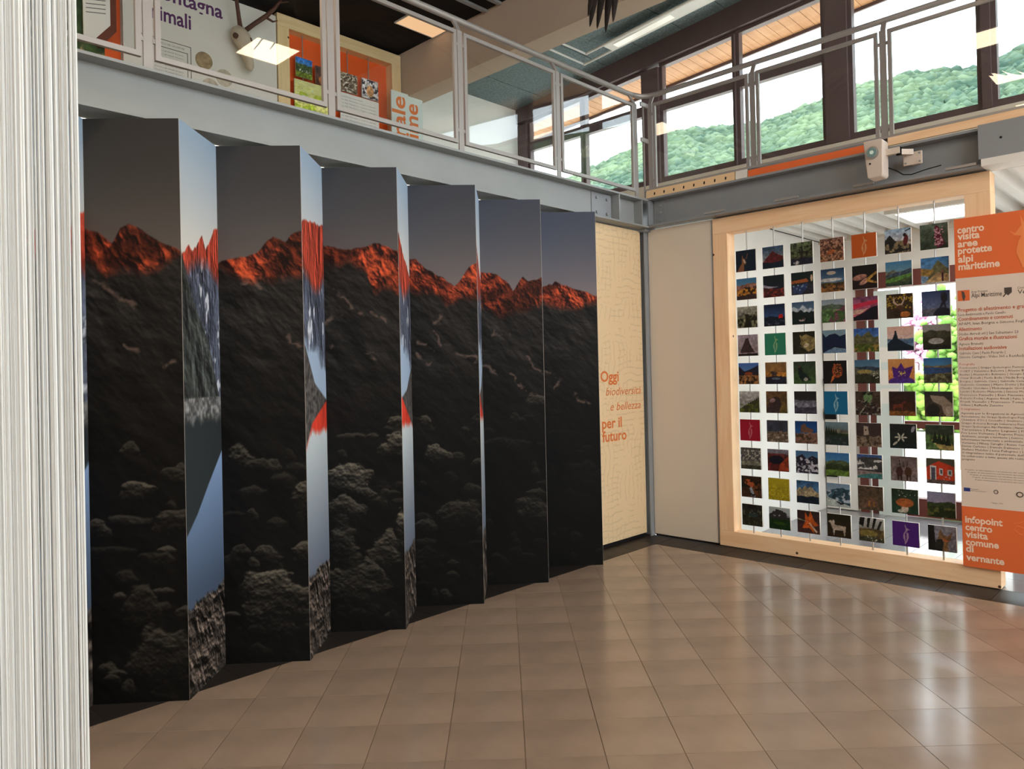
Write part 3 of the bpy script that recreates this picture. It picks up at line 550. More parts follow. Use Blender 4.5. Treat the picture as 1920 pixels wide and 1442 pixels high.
T = [  # ten rows of seven: (what the tile shows, paint)
 ('a chamois head on dark blue', [('G','123','123'),('P',[(.05,1),(.2,.75),(.3,.62),(.3,.4),(.33,.22),(.38,.38),(.45,.4),(.52,.58),(.5,.68),(.42,.66),(.4,.85),(.42,1)],'964'),('P',[(.36,.42),(.42,.42),(.5,.6),(.42,.62)],'edb'),('P',[(.5,.4),(.58,.15),(.62,.18),(.55,.42)],'754')]),
 ('a reddish pyramid mountain under blue sky', [('G','357','dcb'),('P',[(0,.72),(.25,.45),(.48,.2),(.62,.32),(.8,.42),(1,.5),(1,1),(0,1)],'622'),('N',.4,9),('R',.72,.08,'123',4)]),
 ('gnarled branches over grey-green rock', [('G','675','553'),('N',.6,12),('B','221',9,.52,0,.8),('R',.72,.08,'223',4),('P',[(.5,0),(.58,.4),(.5,.75),(.46,.7),(.5,.38)],'211'),('E',.28,.9,.06,.1,'fff',20),('S',6,'eee',.15,.4,.85,.98,.03)]),
 ('brown dead leaves on pebbles', [('G','b87','a75'),('N',.55,14),('B','532',14,.5,0,1),('S',40,'ca8',0,1,0,1,.03),('S',25,'743',0,1,0,1,.03),('E',.45,.6,.18,.09,'b63',-20)]),
 ('a pale leaf-shaped chamois emblem on orange', logo('d62','ea7')),
 ('a bird of prey perched on rocks below the sky', [('G','ace','fdc'),('P',[(0,.45),(.2,.22),(.4,.48),(.6,.6),(1,.7),(1,1),(0,1)],'222'),('N',.4,10),('B','986',9,.5,.5,1),('E',.8,.5,.09,.22,'622',10),('E',.76,.28,.06,.07,'211'),('P',[(.75,.12),(1,.02),(.98,.08),(.8,.14)],'222')]),
 ('a pink flower spike against grey foliage', [('G','676','343'),('N',.5,8),('P',[(.55,.06),(.66,.1),(.9,.85),(.62,.98),(.52,.5)],'613'),('S',60,'fbc',.52,.82,.1,.9,.028)]),
 ('golden rocks below a pale ridge', [('G','48b','abc'),('R',.3,.12,'a76',5),('R',.5,.1,'c83',6),('B','321',8,.55,.4,1),('R',.8,.08,'433',5)]),
 ('a dark red moor under a band of white cloud', [('G','122','224'),('P',[(0,.4),(.3,.5),(.75,.55),(.3,.6),(0,.6)],'bbc'),('R',.6,.05,'522',3,3,.1),('B','a43',8,.55,.6,1)]),
 ('a blue tarn below an orange-lit ridge', [('G','122','233'),('P',[(0,.38),(.7,.3),(.8,.45),(0,.5)],'b63'),('R',.55,.05,'334',4),('P',[(.1,.65),(.75,.5),(.7,.75),(.45,1),(.05,.9)],'347'),('S',8,'9bd',.1,.7,.5,.8,.04),('E',.92,.3,.05,.15,'eca')]),
 ('a brown plateau under a blue cloudy sky', [('G','246','8ac'),('E',.45,.18,.2,.08,'cba'),('E',.4,.48,.5,.08,'ddd'),('R',.6,.05,'652',3),('R',.72,.03,'963',3),('B','432',9,.55,.6,1)]),
 ('tangled roots on a dark ground', [('G','111','211'),('E',.3,.5,.3,.12,'a76',-10),('E',.5,.68,.25,.1,'b87',-30),('P',[(.6,.55),(.95,.3),(1,.36),(.7,.62),(1,.75),(.95,.8),(.55,.7)],'c94'),('N',.5,14)]),
 ('a green valley between bare hills', [('G','48b','bcb'),('R',.42,.12,'776',3,2,.15),('R',.42,.08,'456',2,8,-.15),('R',.62,.06,'453',3),('P',[(0,.75),(.55,.6),(1,.5),(1,.62),(.5,.78),(0,.95)],'694'),('R',.85,.06,'343',4)]),
 ('a hiker on a path below a pointed peak', [('G','48c','9bd'),('P',[(.35,.5),(.62,.12),(.9,.42),(1,.5),(1,1),(.2,1)],'775'),('P',[(0,.4),(.5,.5),(.3,.75),(0,.7)],'a84'),('P',[(.1,1),(.6,.6),(1,.7),(1,1)],'ca7'),('N',.35,10),('P',[(.74,.62),(.8,.62),(.8,.98),(.74,.98)],'423'),('E',.77,.58,.04,.05,'a65')]),
 ('grey scree with a dark twisted shrub', [('G','bba','777'),('R',.35,.1,'776',3,4,-.2),('R',.55,.08,'886',4),('B','221',8,.52,.3,1),('P',[(.4,.4),(.55,.35),(.65,.6),(.75,1),(.3,1),(.42,.7)],'221'),('N',.4,12)]),
 ('a small red hut below a night-blue sky', [('G','124','58c'),('R',.58,.1,'123',3),('P',[(.7,.5),(.86,.46),(.9,.52),(.9,.64),(.7,.66)],'d22'),('B','556',9,.6,.75,.95)]),
 ('snowy peaks over a dark valley', [('G','468','9bd'),('R',.25,.16,'cde',4),('R',.42,.1,'122',5),('P',[(.3,.8),(.6,.74),(.55,.86),(.35,.86)],'dcc'),('S',6,'633',.4,.55,.65,.8,.03)]),
 ('a green meadow with pink flowers', [('G','9ab','ddd'),('R',.25,.14,'565',3),('R',.42,.08,'685',4),('P',[(.25,1),(.5,.6),(1,.3),(1,1)],'745'),('S',40,'c79',.45,1,.45,1,.02),('B','463',8,.5,.5,1)]),
 ('red sunset clouds over a black ridge', [('G','746','d67'),('N',.55,5),('P',[(0,.3),(1,.15),(1,.3),(0,.5)],'d35'),('P',[(0,.55),(.6,.5),(.3,.7),(0,.75)],'eba'),('P',[(0,.85),(.4,.68),(.7,.48),(1,.4),(1,1),(0,1)],'112')]),
 ('a stag with antlers among autumn leaves', [('G','321','432'),('S',60,'b93',0,1,0,.6,.035),('P',[(.3,.05),(.25,.35),(.45,.52),(.6,.5),(.72,.2),(.68,.05),(.66,.25),(.55,.42),(.42,.42),(.32,.3)],'dba'),('E',.52,.6,.14,.14,'532'),('E',.7,.85,.2,.12,'c73'),('E',.4,.8,.14,.2,'321')]),
 ('a hiker silhouetted on a boulder against blue sky', [('G','347','89b'),('R',.7,.06,'667',4),('E',.75,1.05,.36,.38,'223'),('P',[(.62,.68),(.72,.45),(.84,.45),(.88,.68),(.82,.68),(.78,.55),(.68,.7)],'223'),('E',.8,.28,.12,.2,'223'),('E',.74,.14,.05,.06,'334')]),
 ('a misty monochrome rock tower', [('G','bab','a99'),('P',[(.3,.4),(.38,.18),(.52,.15),(.6,.4),(.7,.6),(.85,.85),(.1,.85),(.25,.5)],'433'),('N',.3,10),('P',[(0,.9),(1,.88),(1,1),(0,1)],'211')]),
 ('a pale leaf-shaped chamois emblem on green', logo('397','9c9')),
 ('a wolf head turned aside', [('G','221','332'),('P',[(.3,.1),(.42,.22),(.6,.1),(.75,.2),(1,.3),(1,.75),(.7,.9),(.5,.75),(.3,.65),(.38,.4)],'985'),('N',.5,10),('E',.6,.62,.14,.08,'dca',-30),('E',.42,.38,.03,.03,'111'),('E',.35,.62,.05,.05,'222')]),
 ('a lake mirroring dark blue peaks', [('G','8ab','9bc'),('P',[(0,.1),(.15,.3),(.3,.2),(.55,.15),(.75,.28),(1,.2),(1,.85),(.75,.8),(.5,.75),(.2,.9),(0,1)],'124'),('P',[(0,1),(.2,.88),(.5,.78),(.75,.82),(1,.88),(1,1)],'79b')]),
 ('a green mountain under blue sky and snow', [('G','36b','8ac'),('P',[(0,.4),(.15,.2),(.3,.35),(.6,.12),(.8,.4),(1,.35),(1,1),(0,1)],'664'),('N',.5,9),('R',.68,.06,'562',3),('B','a84',8,.58,.7,1)]),
 ('a summit cairn silhouetted above a sea of cloud', [('G','fcb','edd'),('R',.5,.05,'68a',3),('P',[(0,.7),(.2,.5),(.28,.28),(.36,.28),(.42,.5),(.7,.7),(1,.85),(1,1),(0,1)],'123'),('P',[(.28,.3),(.29,.18),(.35,.18),(.37,.3)],'123'),('P',[(.6,.6),(1,.55),(1,.7),(.75,.72)],'579')]),
 ('a dark cirque with a lens of old snow', [('G','aaa','999'),('R',.25,.12,'443',3),('R',.5,.1,'332',4),('E',.48,.66,.28,.12,'bbb'),('R',.8,.08,'222',4)]),
 ('dark peaks above orange boulders', [('G','47c','9bd'),('P',[(0,.15),(.3,.4),(.6,.3),(1,.1),(1,.8),(0,.8)],'223'),('R',.58,.1,'a74',5),('B','321',9,.55,.5,1),('E',.5,.5,.2,.07,'942')]),
 ('an orange slope reflected in dark water', [('G','974','b73'),('N',.3,6),('R',.45,.06,'c83',4),('B','433',8,.55,.4,.7),('R',.65,.05,'223',4),('E',.5,.75,.2,.05,'678')]),
 ('a dark grouse standing in green grass', [('G','343','463'),('N',.3,8),('P',[(.2,.3),(.35,.22),(.4,.4),(.6,.6),(.8,.85),(.4,.9),(.25,.7)],'122'),('E',.55,.8,.1,.08,'bba'),('E',.27,.25,.03,.02,'b33')]),
 ('a glowing orange carved figure on black', [('G','111','111'),('E',.6,.45,.22,.3,'a42'),('E',.62,.42,.16,.22,'321'),('S',35,'e84',.42,.78,.15,.7,.025),('P',[(.3,.98),(.38,.68),(.5,.6),(.45,.8)],'d73')]),
 ('a sunlit ridge across a deep valley', [('G','479','abc'),('R',.3,.08,'345',4),('R',.4,.1,'665',4,3,.1),('E',.4,.5,.3,.08,'a95'),('R',.62,.12,'332',5),('S',12,'eec',.7,.95,.5,.8,.02)]),
 ('a purple flower on yellow', [('G','ea6','d84'),('E',.5,.95,.5,.22,'539'),('P',[(.15,.3),(.35,.4),(.5,.15),(.62,.4),(.95,.3),(.8,.75),(.5,.85),(.2,.75)],'528'),('S',18,'ec6',.38,.65,.5,.7,.025)]),
 ('a blue lake below brown hills', [('G','37b','9cd'),('R',.3,.08,'875',3),('P',[(0,.36),(1,.4),(1,.58),(0,.66)],'358'),('R',.64,.03,'443',4),('B','886',11,.56,.65,1)]),
 ('a misty green wooded slope', [('G','ccc','999'),('P',[(0,.85),(.4,.6),(1,.3),(1,1),(0,1)],'442'),('N',.3,10)]+[conif(.25+.1*k,.78-.06*k,.16,'232') for k in range(8)]+[('B','672',8,.55,.6,1)]),
 ('a furry marmot close up', [('G','753','652'),('N',.3,5),('P',[(.15,.35),(.4,.25),(.65,.3),(.75,.55),(.6,1),(.0,1),(.1,.6)],'433'),('N',.4,14),('E',.3,.42,.14,.1,'a88',-15),('E',.45,.3,.05,.04,'222')]),
 ('grey snowfields under a dark sky', [('G','222','333'),('R',.4,.06,'667',3),('R',.52,.05,'889',3,6),('R',.7,.08,'445',4)]),
 ('a pale leaf-shaped chamois emblem on blue', logo('17a','9cd')),
 ('a rock cleft lit green from above', [('G','543','322'),('N',.5,9),('E',.5,.25,.18,.22,'796'),('B','998',10,.56,.3,1),('B','111',9,.56,0,1)]),
 ('two deer standing in a dark clearing', [('G','322','421'),('N',.4,8),('R',.8,.04,'852',6)]+beast(.35,.62,.42,'732')+beast(.72,.58,.4,'421')),
 ('a pale rock overhang', [('G','333','543'),('N',.4,7),('P',[(.2,.15),(.7,.2),(1,.5),(1,.95),(.7,.9),(.6,.55),(.3,.4)],'a98'),('P',[(.75,.6),(1,.55),(1,.95),(.75,1)],'cba'),('E',.3,.75,.25,.25,'222')]),
 ('a pale leaf-shaped chamois emblem on red', logo('b13','d78')),
 ('boulders under a stormy dark sky', [('G','445','234'),('N',.4,6),('R',.5,.1,'765',6),('B','221',9,.56,.5,1),('B','ba9',9,.6,.6,1)]),
 ('a ruined hut on a brown crest under deep blue', [('G','148','37b'),('P',[(.25,.5),(.28,.2),(.45,.1),(.55,.28),(.8,.35),(.8,.5),(.6,.52)],'754'),('R',.52,.1,'865',6,3,-.05),('B','432',9,.56,.55,1)]),
 ('dark conifers beside still water', [('G','79a','554'),('R',.3,.1,'776',3),('R',.45,.08,'232',4)]+[conif(.08+.1*k,.55,.4-.03*k,'121') for k in range(5)]+[('R',.62,.03,'233',3),('B','556',9,.6,.7,1)]),
 ('a ruined stone tower', [('G','433','433'),('N',.3,8),('P',[(.3,.12),(.48,.15),(.5,.5),(.3,.52)],'ba9'),('E',.38,.3,.03,.04,'321'),('R',.55,.08,'876',7),('B','432',11,.55,.5,1)]),
 ('white star flowers on dark stone', [('G','222','122'),('N',.4,8)]+[('E',.42+.14*math.cos(k*1.05),.55+.1*math.sin(k*1.05),.1,.03,'ddc',k*60) for k in range(6)]+[('E',.2,.8,.12,.04,'ccb',-40),('E',.88,.2,.06,.14,'aab',20)]),
 ('pines on a sunlit meadow', [('G','343','554'),('R',.4,.06,'574',3),('P',[(.2,.6),(.6,.45),(1,.8),(1,1),(.5,.95)],'ba6')]+[conif(.35+.15*k,.72+.03*k,.5,'121') for k in range(4)]+[('N',.35,9)]),
 ('frosted grey reeds over a stone bank', [('G','555','666'),('N',.6,16),('B','ccb',15,.55,.1,.6),('R',.62,.08,'887',5),('R',.82,.05,'443',5)]),
 ('a red autumn slope around a dark tarn', [('G','889','655'),('R',.2,.06,'733',3),('R',.3,.08,'622',4),('E',.42,.48,.36,.2,'112'),('P',[(.5,1),(.6,.65),(1,.3),(1,1)],'a42'),('N',.35,9)]),
 ('snow-streaked dark peaks', [('G','47a','9bc'),('P',[(0,.3),(.3,.15),(.5,.35),(.75,.2),(1,.3),(1,1),(0,1)],'223'),('B','dde',8,.57,.3,.9),('B','ccd',10,.56,.6,1)]),
 ('a green valley under blue sky', [('G','37b','8bd'),('R',.35,.1,'564',4),('R',.5,.08,'342',5),('R',.75,.03,'683',5)]),
 ('snow patches above a turquoise lake', [('G','46a','79c'),('R',.15,.08,'444',4),('B','eee',8,.5,.2,.62),('P',[(0,.68),(1,.72),(1,1),(0,1)],'488'),('P',[(0,.9),(.5,.8),(1,.78),(1,.72),(0,.68)],'988'),('N',.25,9)]),
 ('two ibexes with raised horns', [('G','766','877'),('N',.35,8)]+[('E',.33,.62,.13,.2,'422'),('E',.66,.62,.14,.2,'532'),('P',[(.25,.75),(.3,.75),(.3,.98),(.25,.98)],'311'),('P',[(.38,.75),(.42,.75),(.42,.98),(.38,.98)],'311'),('P',[(.6,.75),(.64,.75),(.64,.98),(.6,.98)],'311'),('P',[(.72,.75),(.76,.75),(.76,.98),(.72,.98)],'311')]+horns(.36,.5,.75,'211')+horns(.5,.5,.6,'211')+horns(.62,.5,.6,'211',-1)),
 ('a red hut with white door and windows', [('G','554','544'),('P',[(0,.35),(.45,.1),(1,.3),(1,.85),(0,.85)],'d42'),('P',[(.14,.28),(.36,.3),(.36,.85),(.14,.85)],'eee'),('P',[(.18,.34),(.32,.36),(.32,.85),(.18,.85)],'556'),('P',[(.46,.38),(.6,.39),(.6,.66),(.46,.65)],'eee'),('P',[(.5,.43),(.57,.44),(.57,.6),(.5,.59)],'455'),('P',[(.76,.42),(.92,.43),(.92,.66),(.76,.65)],'eee'),('P',[(.79,.46),(.88,.47),(.88,.62),(.79,.61)],'577'),('R',.85,.02,'655',5),('S',8,'fdd',.6,.85,.68,.82,.02)]),
 ('orange rocks around a waterfall', [('G','321','532'),('N',.5,8),('E',.4,.35,.25,.18,'c63',30),('E',.75,.6,.2,.3,'742',20),('P',[(.4,.55),(.5,.5),(.7,.95),(.5,.95)],'abc'),('B','111',8,.57,0,1)]),
 ('a plain yellow field', [('G','cb2','ba2'),('N',.05,9)]),
 ('pale jagged peaks over a dark slope', [('G','369','8ac'),('P',[(0,.45),(.15,.3),(.25,.4),(.4,.2),(.5,.35),(.65,.22),(.8,.42),(1,.5),(1,.8),(0,.8)],'ba8'),('N',.45,12),('R',.68,.06,'123',4)]),
 ('blue snowy ridges', [('G','8ac','cdd'),('R',.28,.14,'356',4),('B','bcd',7,.55,.3,.8),('P',[(0,.6),(.5,.75),(1,.95),(1,1),(0,1)],'cdd'),('P',[(.35,.75),(.8,.85),(.6,.92)],'223')]),
 ('a wooden shelter below brown boulders', [('G','543','654'),('N',.45,10),('P',[(.25,.75),(.5,.4),(.8,.7),(.75,.85),(.3,.88)],'754'),('P',[(.4,.65),(.48,.6),(.5,.84),(.4,.86)],'a73'),('P',[(.6,.62),(.66,.66),(.68,.84),(.6,.85)],'a73')]),
 ('a brown-capped mushroom in moss', [('G','232','243'),('N',.5,9),('S',10,'eed',.1,.9,.05,.3,.02),('E',.5,.8,.14,.16,'dcb'),('E',.5,.55,.34,.18,'b63'),('E',.35,.9,.12,.07,'ddc')]),
 ('dark green hills beneath a lilac sky', [('G','99b','bac'),('R',.42,.12,'342',3,5),('R',.6,.1,'231',4),('B','663',8,.58,.6,1)]),
 ('a dark rock pool', [('G','222','332'),('N',.6,9),('E',.55,.5,.25,.1,'344'),('B','665',10,.62,.2,1)]),
 ('dark green pasture below a grey peak', [('G','cdd','abb'),('P',[(0,.35),(.35,.08),(.7,.15),(1,.35),(1,1),(0,1)],'333'),('B','ccd',8,.58,.05,.4),('R',.55,.08,'131',4),('E',.5,.72,.3,.07,'351')]),
 ('an orange lily flower', [('G','322','533'),('P',[(.35,.05),(.5,.3),(.6,.0),(.75,.4),(.95,.6),(.7,.7),(.75,.98),(.55,.75),(.2,.8),(.35,.5)],'d62'),('P',[(.0,.35),(.5,.5),(.0,.42)],'ccb'),('N',.3,9),('S',14,'721',.4,.7,.4,.7,.02),('P',[(.55,.5),(.9,.9),(.84,.95),(.52,.56)],'eca')]),
 ('a white goat in profile', [('G','221','321'),('N',.3,9)]+beast(.5,.62,.6,'cba',-1)+[('E',.27,.36,.05,.1,'dcb')]),
 ('a toad between black and white striped stones', [('G','ddd','554'),('P',[(.05,0),(.25,.0),(.18,.4),(0,.3)],'111'),('P',[(.35,0),(.48,0),(.4,.42),(.32,.4)],'111'),('P',[(.6,0),(.72,0),(.6,.45),(.52,.42)],'111'),('P',[(.85,.1),(.95,.1),(.8,.5),(.7,.48)],'222'),('R',.48,.05,'653',5),('E',.4,.66,.35,.14,'984'),('R',.82,.06,'443',6),('S',10,'ddc',.3,.9,.75,.95,.03)]),
 ('a pale leaf-shaped chamois emblem on purple', logo('528','b9b')),
 ('a fox head looking down', [('G','99a','889'),('P',[(0,0),(.22,0),(.28,1),(0,1)],'111'),('P',[(.35,.55),(.38,.3),(.45,.12),(.55,.35),(.7,.38),(.85,.22),(.82,.5),(.7,.65),(.72,.98),(.5,1),(.42,.75)],'864'),('P',[(.3,.55),(.5,.52),(.55,.7),(.5,1),(.2,1)],'222'),('E',.62,.55,.1,.05,'b63',20),('N',.3,12)]),
]
assert len(T) == 70, len(T)
for idx, (desc, ops) in enumerate(T):
    r, c = divmod(idx, 7); y0 = PY0-PP*c; z1 = PZ0-PP*r; im = paint(ops, 11+idx*3)[::-1]
    t_ = thing('photo_tile', 'hanging photo tile of %s' % desc, 'picture', (PX, y0-PS/2, z1-PS), 'photo tiles hung in the timber frame')
    grid_print(None, NT, NT, im*.78, (0,-PS,0), (0,0,PS), (PX-.008,y0,z1-PS), 'print', [M_tileprint, M_boardback], t_, back=.02, nrm=(-1,0,0))

# ------------------------------------------------------------------ infopoint banner
bn = thing('credits_banner', 'tall orange and white information banner mounted on the timber frame', 'banner', (6.09, 1.0, .14))
M_bwhite = mat('banner_white', (222, 206, 192), .6, .25)
BXF = 6.085; BY0, BY1 = 1.449, .40
for nm, mt, za, zb in (('top_field', M_orange, 2.203, 2.63), ('white_field', M_bwhite, .57, 2.203), ('bottom_field', M_orange, .142, .57)):
    bx(nm, mt, BXF, BXF+.03, BY1, BY0, za, zb, bn)
bt = lambda body, y, z, sz, wd, mt=M_palet, b=.02: text('lettering', body, mt, bn, 'X', BXF, (y, z), sz, wd, bold=b)
for body, z, wd in (('centro',2.525,.166),('visita',2.478,.138),('aree',2.425,.124),('protette',2.376,.21),('alpi',2.316,.094),('marittime',2.262,.254)): bt(body, 1.428, z, .07, wd, b=.03)
for body, z, wd in (('infopoint',.456,.228),('centro',.402,.165),('visita',.350,.138),('comune',.296,.202),('di',.248,.048),('vernante',.187,.232)): bt(body, 1.429, z, .066, wd, b=.03)
bt('Alpi Marittime', 1.352, 2.058, .045, .185, M_darktxt, .004); bt('Aree Protette', 1.352, 2.092, .02, .10, M_darktxt, 0)
bt('Comune di', 1.075, 2.095, .02, .09, M_darktxt, 0); bt('Vernante', 1.075, 2.060, .042, .17, M_darktxt, .004)
bx('emblem', M_orange, BXF-.001, BXF, 1.362, 1.437, 2.04, 2.115, bn)
MB().poly([(BXF-.002,1.412,2.112),(BXF-.002,1.395,2.10),(BXF-.002,1.388,2.07),(BXF-.002,1.398,2.035),(BXF-.002,1.408,2.06)],(-.0005,0,0)).build('emblem_animal', M_darktxt, bn)
MB().poly([(BXF-.001,1.152,2.11),(BXF-.001,1.108,2.11),(BXF-.001,1.108,2.075),(BXF-.001,1.13,2.055),(BXF-.001,1.152,2.075)],(-.0005,0,0)).build('town_crest', M_darktxt, bn)
MB().tube([(BXF-.001,1.13+.03*math.cos(a*.35-2.0+math.pi/2-1.15),2.085+.038*math.sin(a*.35-math.pi+.0)) for a in range(0,10)],.0035,6).build('crest_wreath', M_darktxt, bn)
M_hd = mat('rust_lettering', (188, 92, 58), .6, .2)
for body, z, wd in (('Progetto di allestimento e grafica',1.963,.44),('Coordinamento e contenuti',1.898,.33),('Allestimento',1.825,.145),('Grafica murale e illustrazioni',1.758,.35),('Installazioni audiovisive',1.688,.29)):
    text('lettering', body, M_hd, bn, 'X', BXF, (1.437,z), .036, wd, bold=.012, res=2)
for body, z, wd in (('Luca Ambrosetti e Paolo Cavallo',1.932,.29),('APAM, Ivan Borgna e Simone Fogliarin',1.866,.44),('Studio Arredi srl | San Sebastiano 23',1.793,.36),('Agnese Brunetti',1.722,.15),('Gabriele Cavu | Paolo Piccardo |',1.656,.28),('Simone Castagna - Video 360 e RestAudio',1.629,.40)):
    text('lettering', body, M_darktxt, bn, 'X', BXF, (1.437,z), .027, wd, res=1)
text('lettering', 'Fotografie', M_hd, bn, 'X', BXF, (1.437,1.579), .022, .095, res=1)
BODY = ['Fotoboscure | Gruppo Speleologico Piemontese','OGET | Valentino Balestra | Alessio Burato','Basilan | Alessandro Beltrame | Giorgio Bernardi','Omar Bonelli | Paolo Bolla | Nadia Borgetti','Borgna | Gabriele Cavu | Gabriella Cavagnero','Gabriele Cristiani | Mario Dotto | Emanuele','Claudio Giordano | Michelangelo Giordano','Landri | Roberto Malacrida | Simone Mondino','Francesco Panuello | Enzo Piacenza | Maria','Roberto Pockaj | Augusto Rivelli | Fabio Viada','Frank Vassallo | Francesco Tomasinelli','Villani | Raffaella Zanetto']
for k, q in enumerate(BODY): text('lettering', q, M_darktxt, bn, 'X', BXF, (1.437,1.554-k*.0242), .02, .42+.02*(k % 3)-(.2 if k == 11 else 0), res=1)
text('lettering', 'Si ringraziano', M_hd, bn, 'X', BXF, (1.437,1.259), .022, .12, res=1)
B2 = ['Agenzia per le Erogazioni in Agricoltura','Associazione dei Gruppi Speleologici Piemontesi','Chambra d\'Oc | Coccello | Gualtiero Antonini','Gruppo di ricerca Biologia Sotterranea Piemonte','Gruppo Speleologico Alpi Marittime | Naturalmente','Tarentaise | Fausto Leguani | FlashGV','Pro Loco Vernante | Regione Piemonte','Ambiente, energia e territorio | Settore Sistemi','Informativo territoriale e ambientale | Valerio','Vernante | Milena Careglio | Renzo Carletto','Enrica Carletto | Daniele Dalmasso | Franco','Stefano Melchio | Luca Pellegrino | Leonardo','Si ringraziano tutto il personale dell\'Ente','ha collaborato e tutte queste alla realizzazione','progetto']
for k, q in enumerate(B2): text('lettering', q, M_darktxt, bn, 'X', BXF, (1.437,1.230-k*.0235), .0195, (.42+.02*(k % 3)) if k < 14 else .08, res=1)
for k in range(5): text('lettering', 'Progetto di valorizzazione e promozione del centro visita', M_darktxt, bn, 'X', BXF, (1.42-.015*k,.83-k*.017), .011, .40-.02*k, res=1)
M_eu = mat('flag_blue', (44, 62, 130), .6, .2)
bx('flag_emblem', M_eu, BXF-.001, BXF, 1.392, 1.432, .678, .704, bn)
text('lettering', 'Finanziato', M_darktxt, bn, 'X', BXF, (1.388,.694), .012, .05, res=1); text('lettering', 'dall\'Unione Europea', M_darktxt, bn, 'X', BXF, (1.388,.682), .012, .095, res=1)
MB().tube([(BXF-.001,1.235+.012*math.cos(a*math.pi/6),.69+.013*math.sin(a*math.pi/6)) for a in range(13)],.0025,6).build('round_seal', M_darktxt, bn)
MB().tube([(BXF-.001,1.095+.018*math.cos(a*math.pi/6),.685+.016*math.sin(a*math.pi/6)) for a in range(13)],.0035,6).build('round_seal', M_darktxt, bn)
text('lettering', '7 giugno 2022', M_darktxt, bn, 'X', BXF, (1.265,.608), .013, .07, res=1)
M_pale = mat('pale_orange_print', (236, 140, 82), .6, .25)
def curve_emblem(pts, z0, sc, y0, mt, r, nm): MB().tube([(BXF-.001, y0-a*sc, z0+b*sc) for a, b in pts], r, 6).build(nm, mt, bn)
MB().poly([(BXF-.0012,1.115-a*.24,2.24+b*.36) for a, b in ((0,.72),(.15,.66),(.30,.80),(.28,1.0),(.36,.86),(.42,.66),(.36,.55),(.48,.42),(.5,.0),(.3,.0),(.16,.3),(.22,.5),(.3,.6),(.14,.62))],(-.0004,0,0)).build('animal_emblem', M_pale, bn)
curve_emblem([(0,.9),(.12,.93),(.22,1.0),(.27,.88),(.2,.82),(.05,.86),(0,.78),(.1,.7),(.2,.7),(.28,.55),(.24,.35),(.18,.2),(.16,0),(.24,0),(.26,.2),(.42,.4),(.5,.6)], .16, .36, 1.135, M_pale, .0018, 'animal_outline')

# ------------------------------------------------------------------ railings
def railing(name, label, posts, axis, const, inward, z0, corner_end):
    t = thing(name, label, 'railing', (posts[1], const, z0) if axis == 'X' else (const, posts[1], z0))
    P = (lambda a, b, z: (a, const+inward*b, z)) if axis == 'X' else (lambda a, b, z: (const+inward*b, a, z))
    def B(a0, a1, b0, b1, za, zb):
        p, q = P(a0, b0, za), P(a1, b1, zb); return MB().box(p[0],q[0],p[1],q[1],p[2],q[2])
    for p in posts:
        mb = B(p-.024, p+.024, -.006, .006, z0, z0+.93)
        a, b = P(p-.024, -.006, z0+.93), P(p-.024, .006, z0+.93)
        top = [P(p-.016, .055, z0+1.03), P(p-.016, .075, z0+1.03)]; vec = Vector(P(p+.016, 0, 0))-Vector(P(p-.016, 0, 0))
        mb.poly([a, b, top[1], top[0]], vec*1.2); mb.build('post', M_rail, t)
        B(p-.04, p+.04, -.03, .03, z0-.004, z0+.008).build('base_plate', M_rail, t)
    for p, q in zip(posts[:-1], posts[1:]):
        lo, hi = min(p, q)+.036, max(p, q)-.036; w = .028; zb, zt = z0+.085, z0+.925
        fr = B(lo,hi,-.012,.012,zb,zb+w)
        for bb in ((lo,hi,zt-w,zt),(lo,lo+w,zb+w,zt-w),(hi-w,hi,zb+w,zt-w)):
            u, v = P(bb[0],-.012,bb[2]), P(bb[1],.012,bb[3]); fr.box(u[0],v[0],u[1],v[1],u[2],v[2])
        fo = fr.build('panel_frame', M_rail, t)
        B(lo+w-.004, hi-w+.004, -.003, .003, zb+w-.004, zt-w+.004).build('pane', M_glass, fo)
        for zz in (zb+.1, zt-.1):
            B(lo-.014, lo+.002, -.006, .006, zz-.012, zz+.012).build('clamp', M_rail, t); B(hi-.002, hi+.014, -.006, .006, zz-.012, zz+.012).build('clamp', M_rail, t)
    return t, P
lr, P1 = railing('glass_railing', 'grey glass-panelled railing along the mezzanine above the mountain screen', [.40, 1.506, 2.622, 3.730, 4.842, 5.985], 'X', 4.10, 1, 3.219, True)
rr_, P2 = railing('glass_railing', 'grey glass-panelled railing in front of the upper windows above the projector', [4.025, 2.975, 1.908, .84, -.23], 'Y', 6.125, 1, 3.325-.09, True)
MB().tube([(-3,4.165,4.265),(3,4.165,4.265),(5.9,4.165,4.265),(5.98,4.163,4.265),(6.03,4.155,4.265)], .024, 14).build('handrail', M_rail, lr, smooth=True)
MB().tube([(6.03,4.155,4.265),(6.12,4.13,4.265),(6.17,4.07,4.265),(6.19,3.98,4.265),(6.19,3,4.265),(6.19,-5,4.265)], .024, 14).build('handrail', M_rail, rr_, smooth=True)
for zz in (3.80, 4.14): bx('link_bracket', M_rail, 5.99, 6.115, 4.035, 4.05, zz-.02, zz+.02, rr_)
MB().box(6.05,6.062,4.05,4.062,3.25,4.14).build('corner_bar', M_rail, rr_)

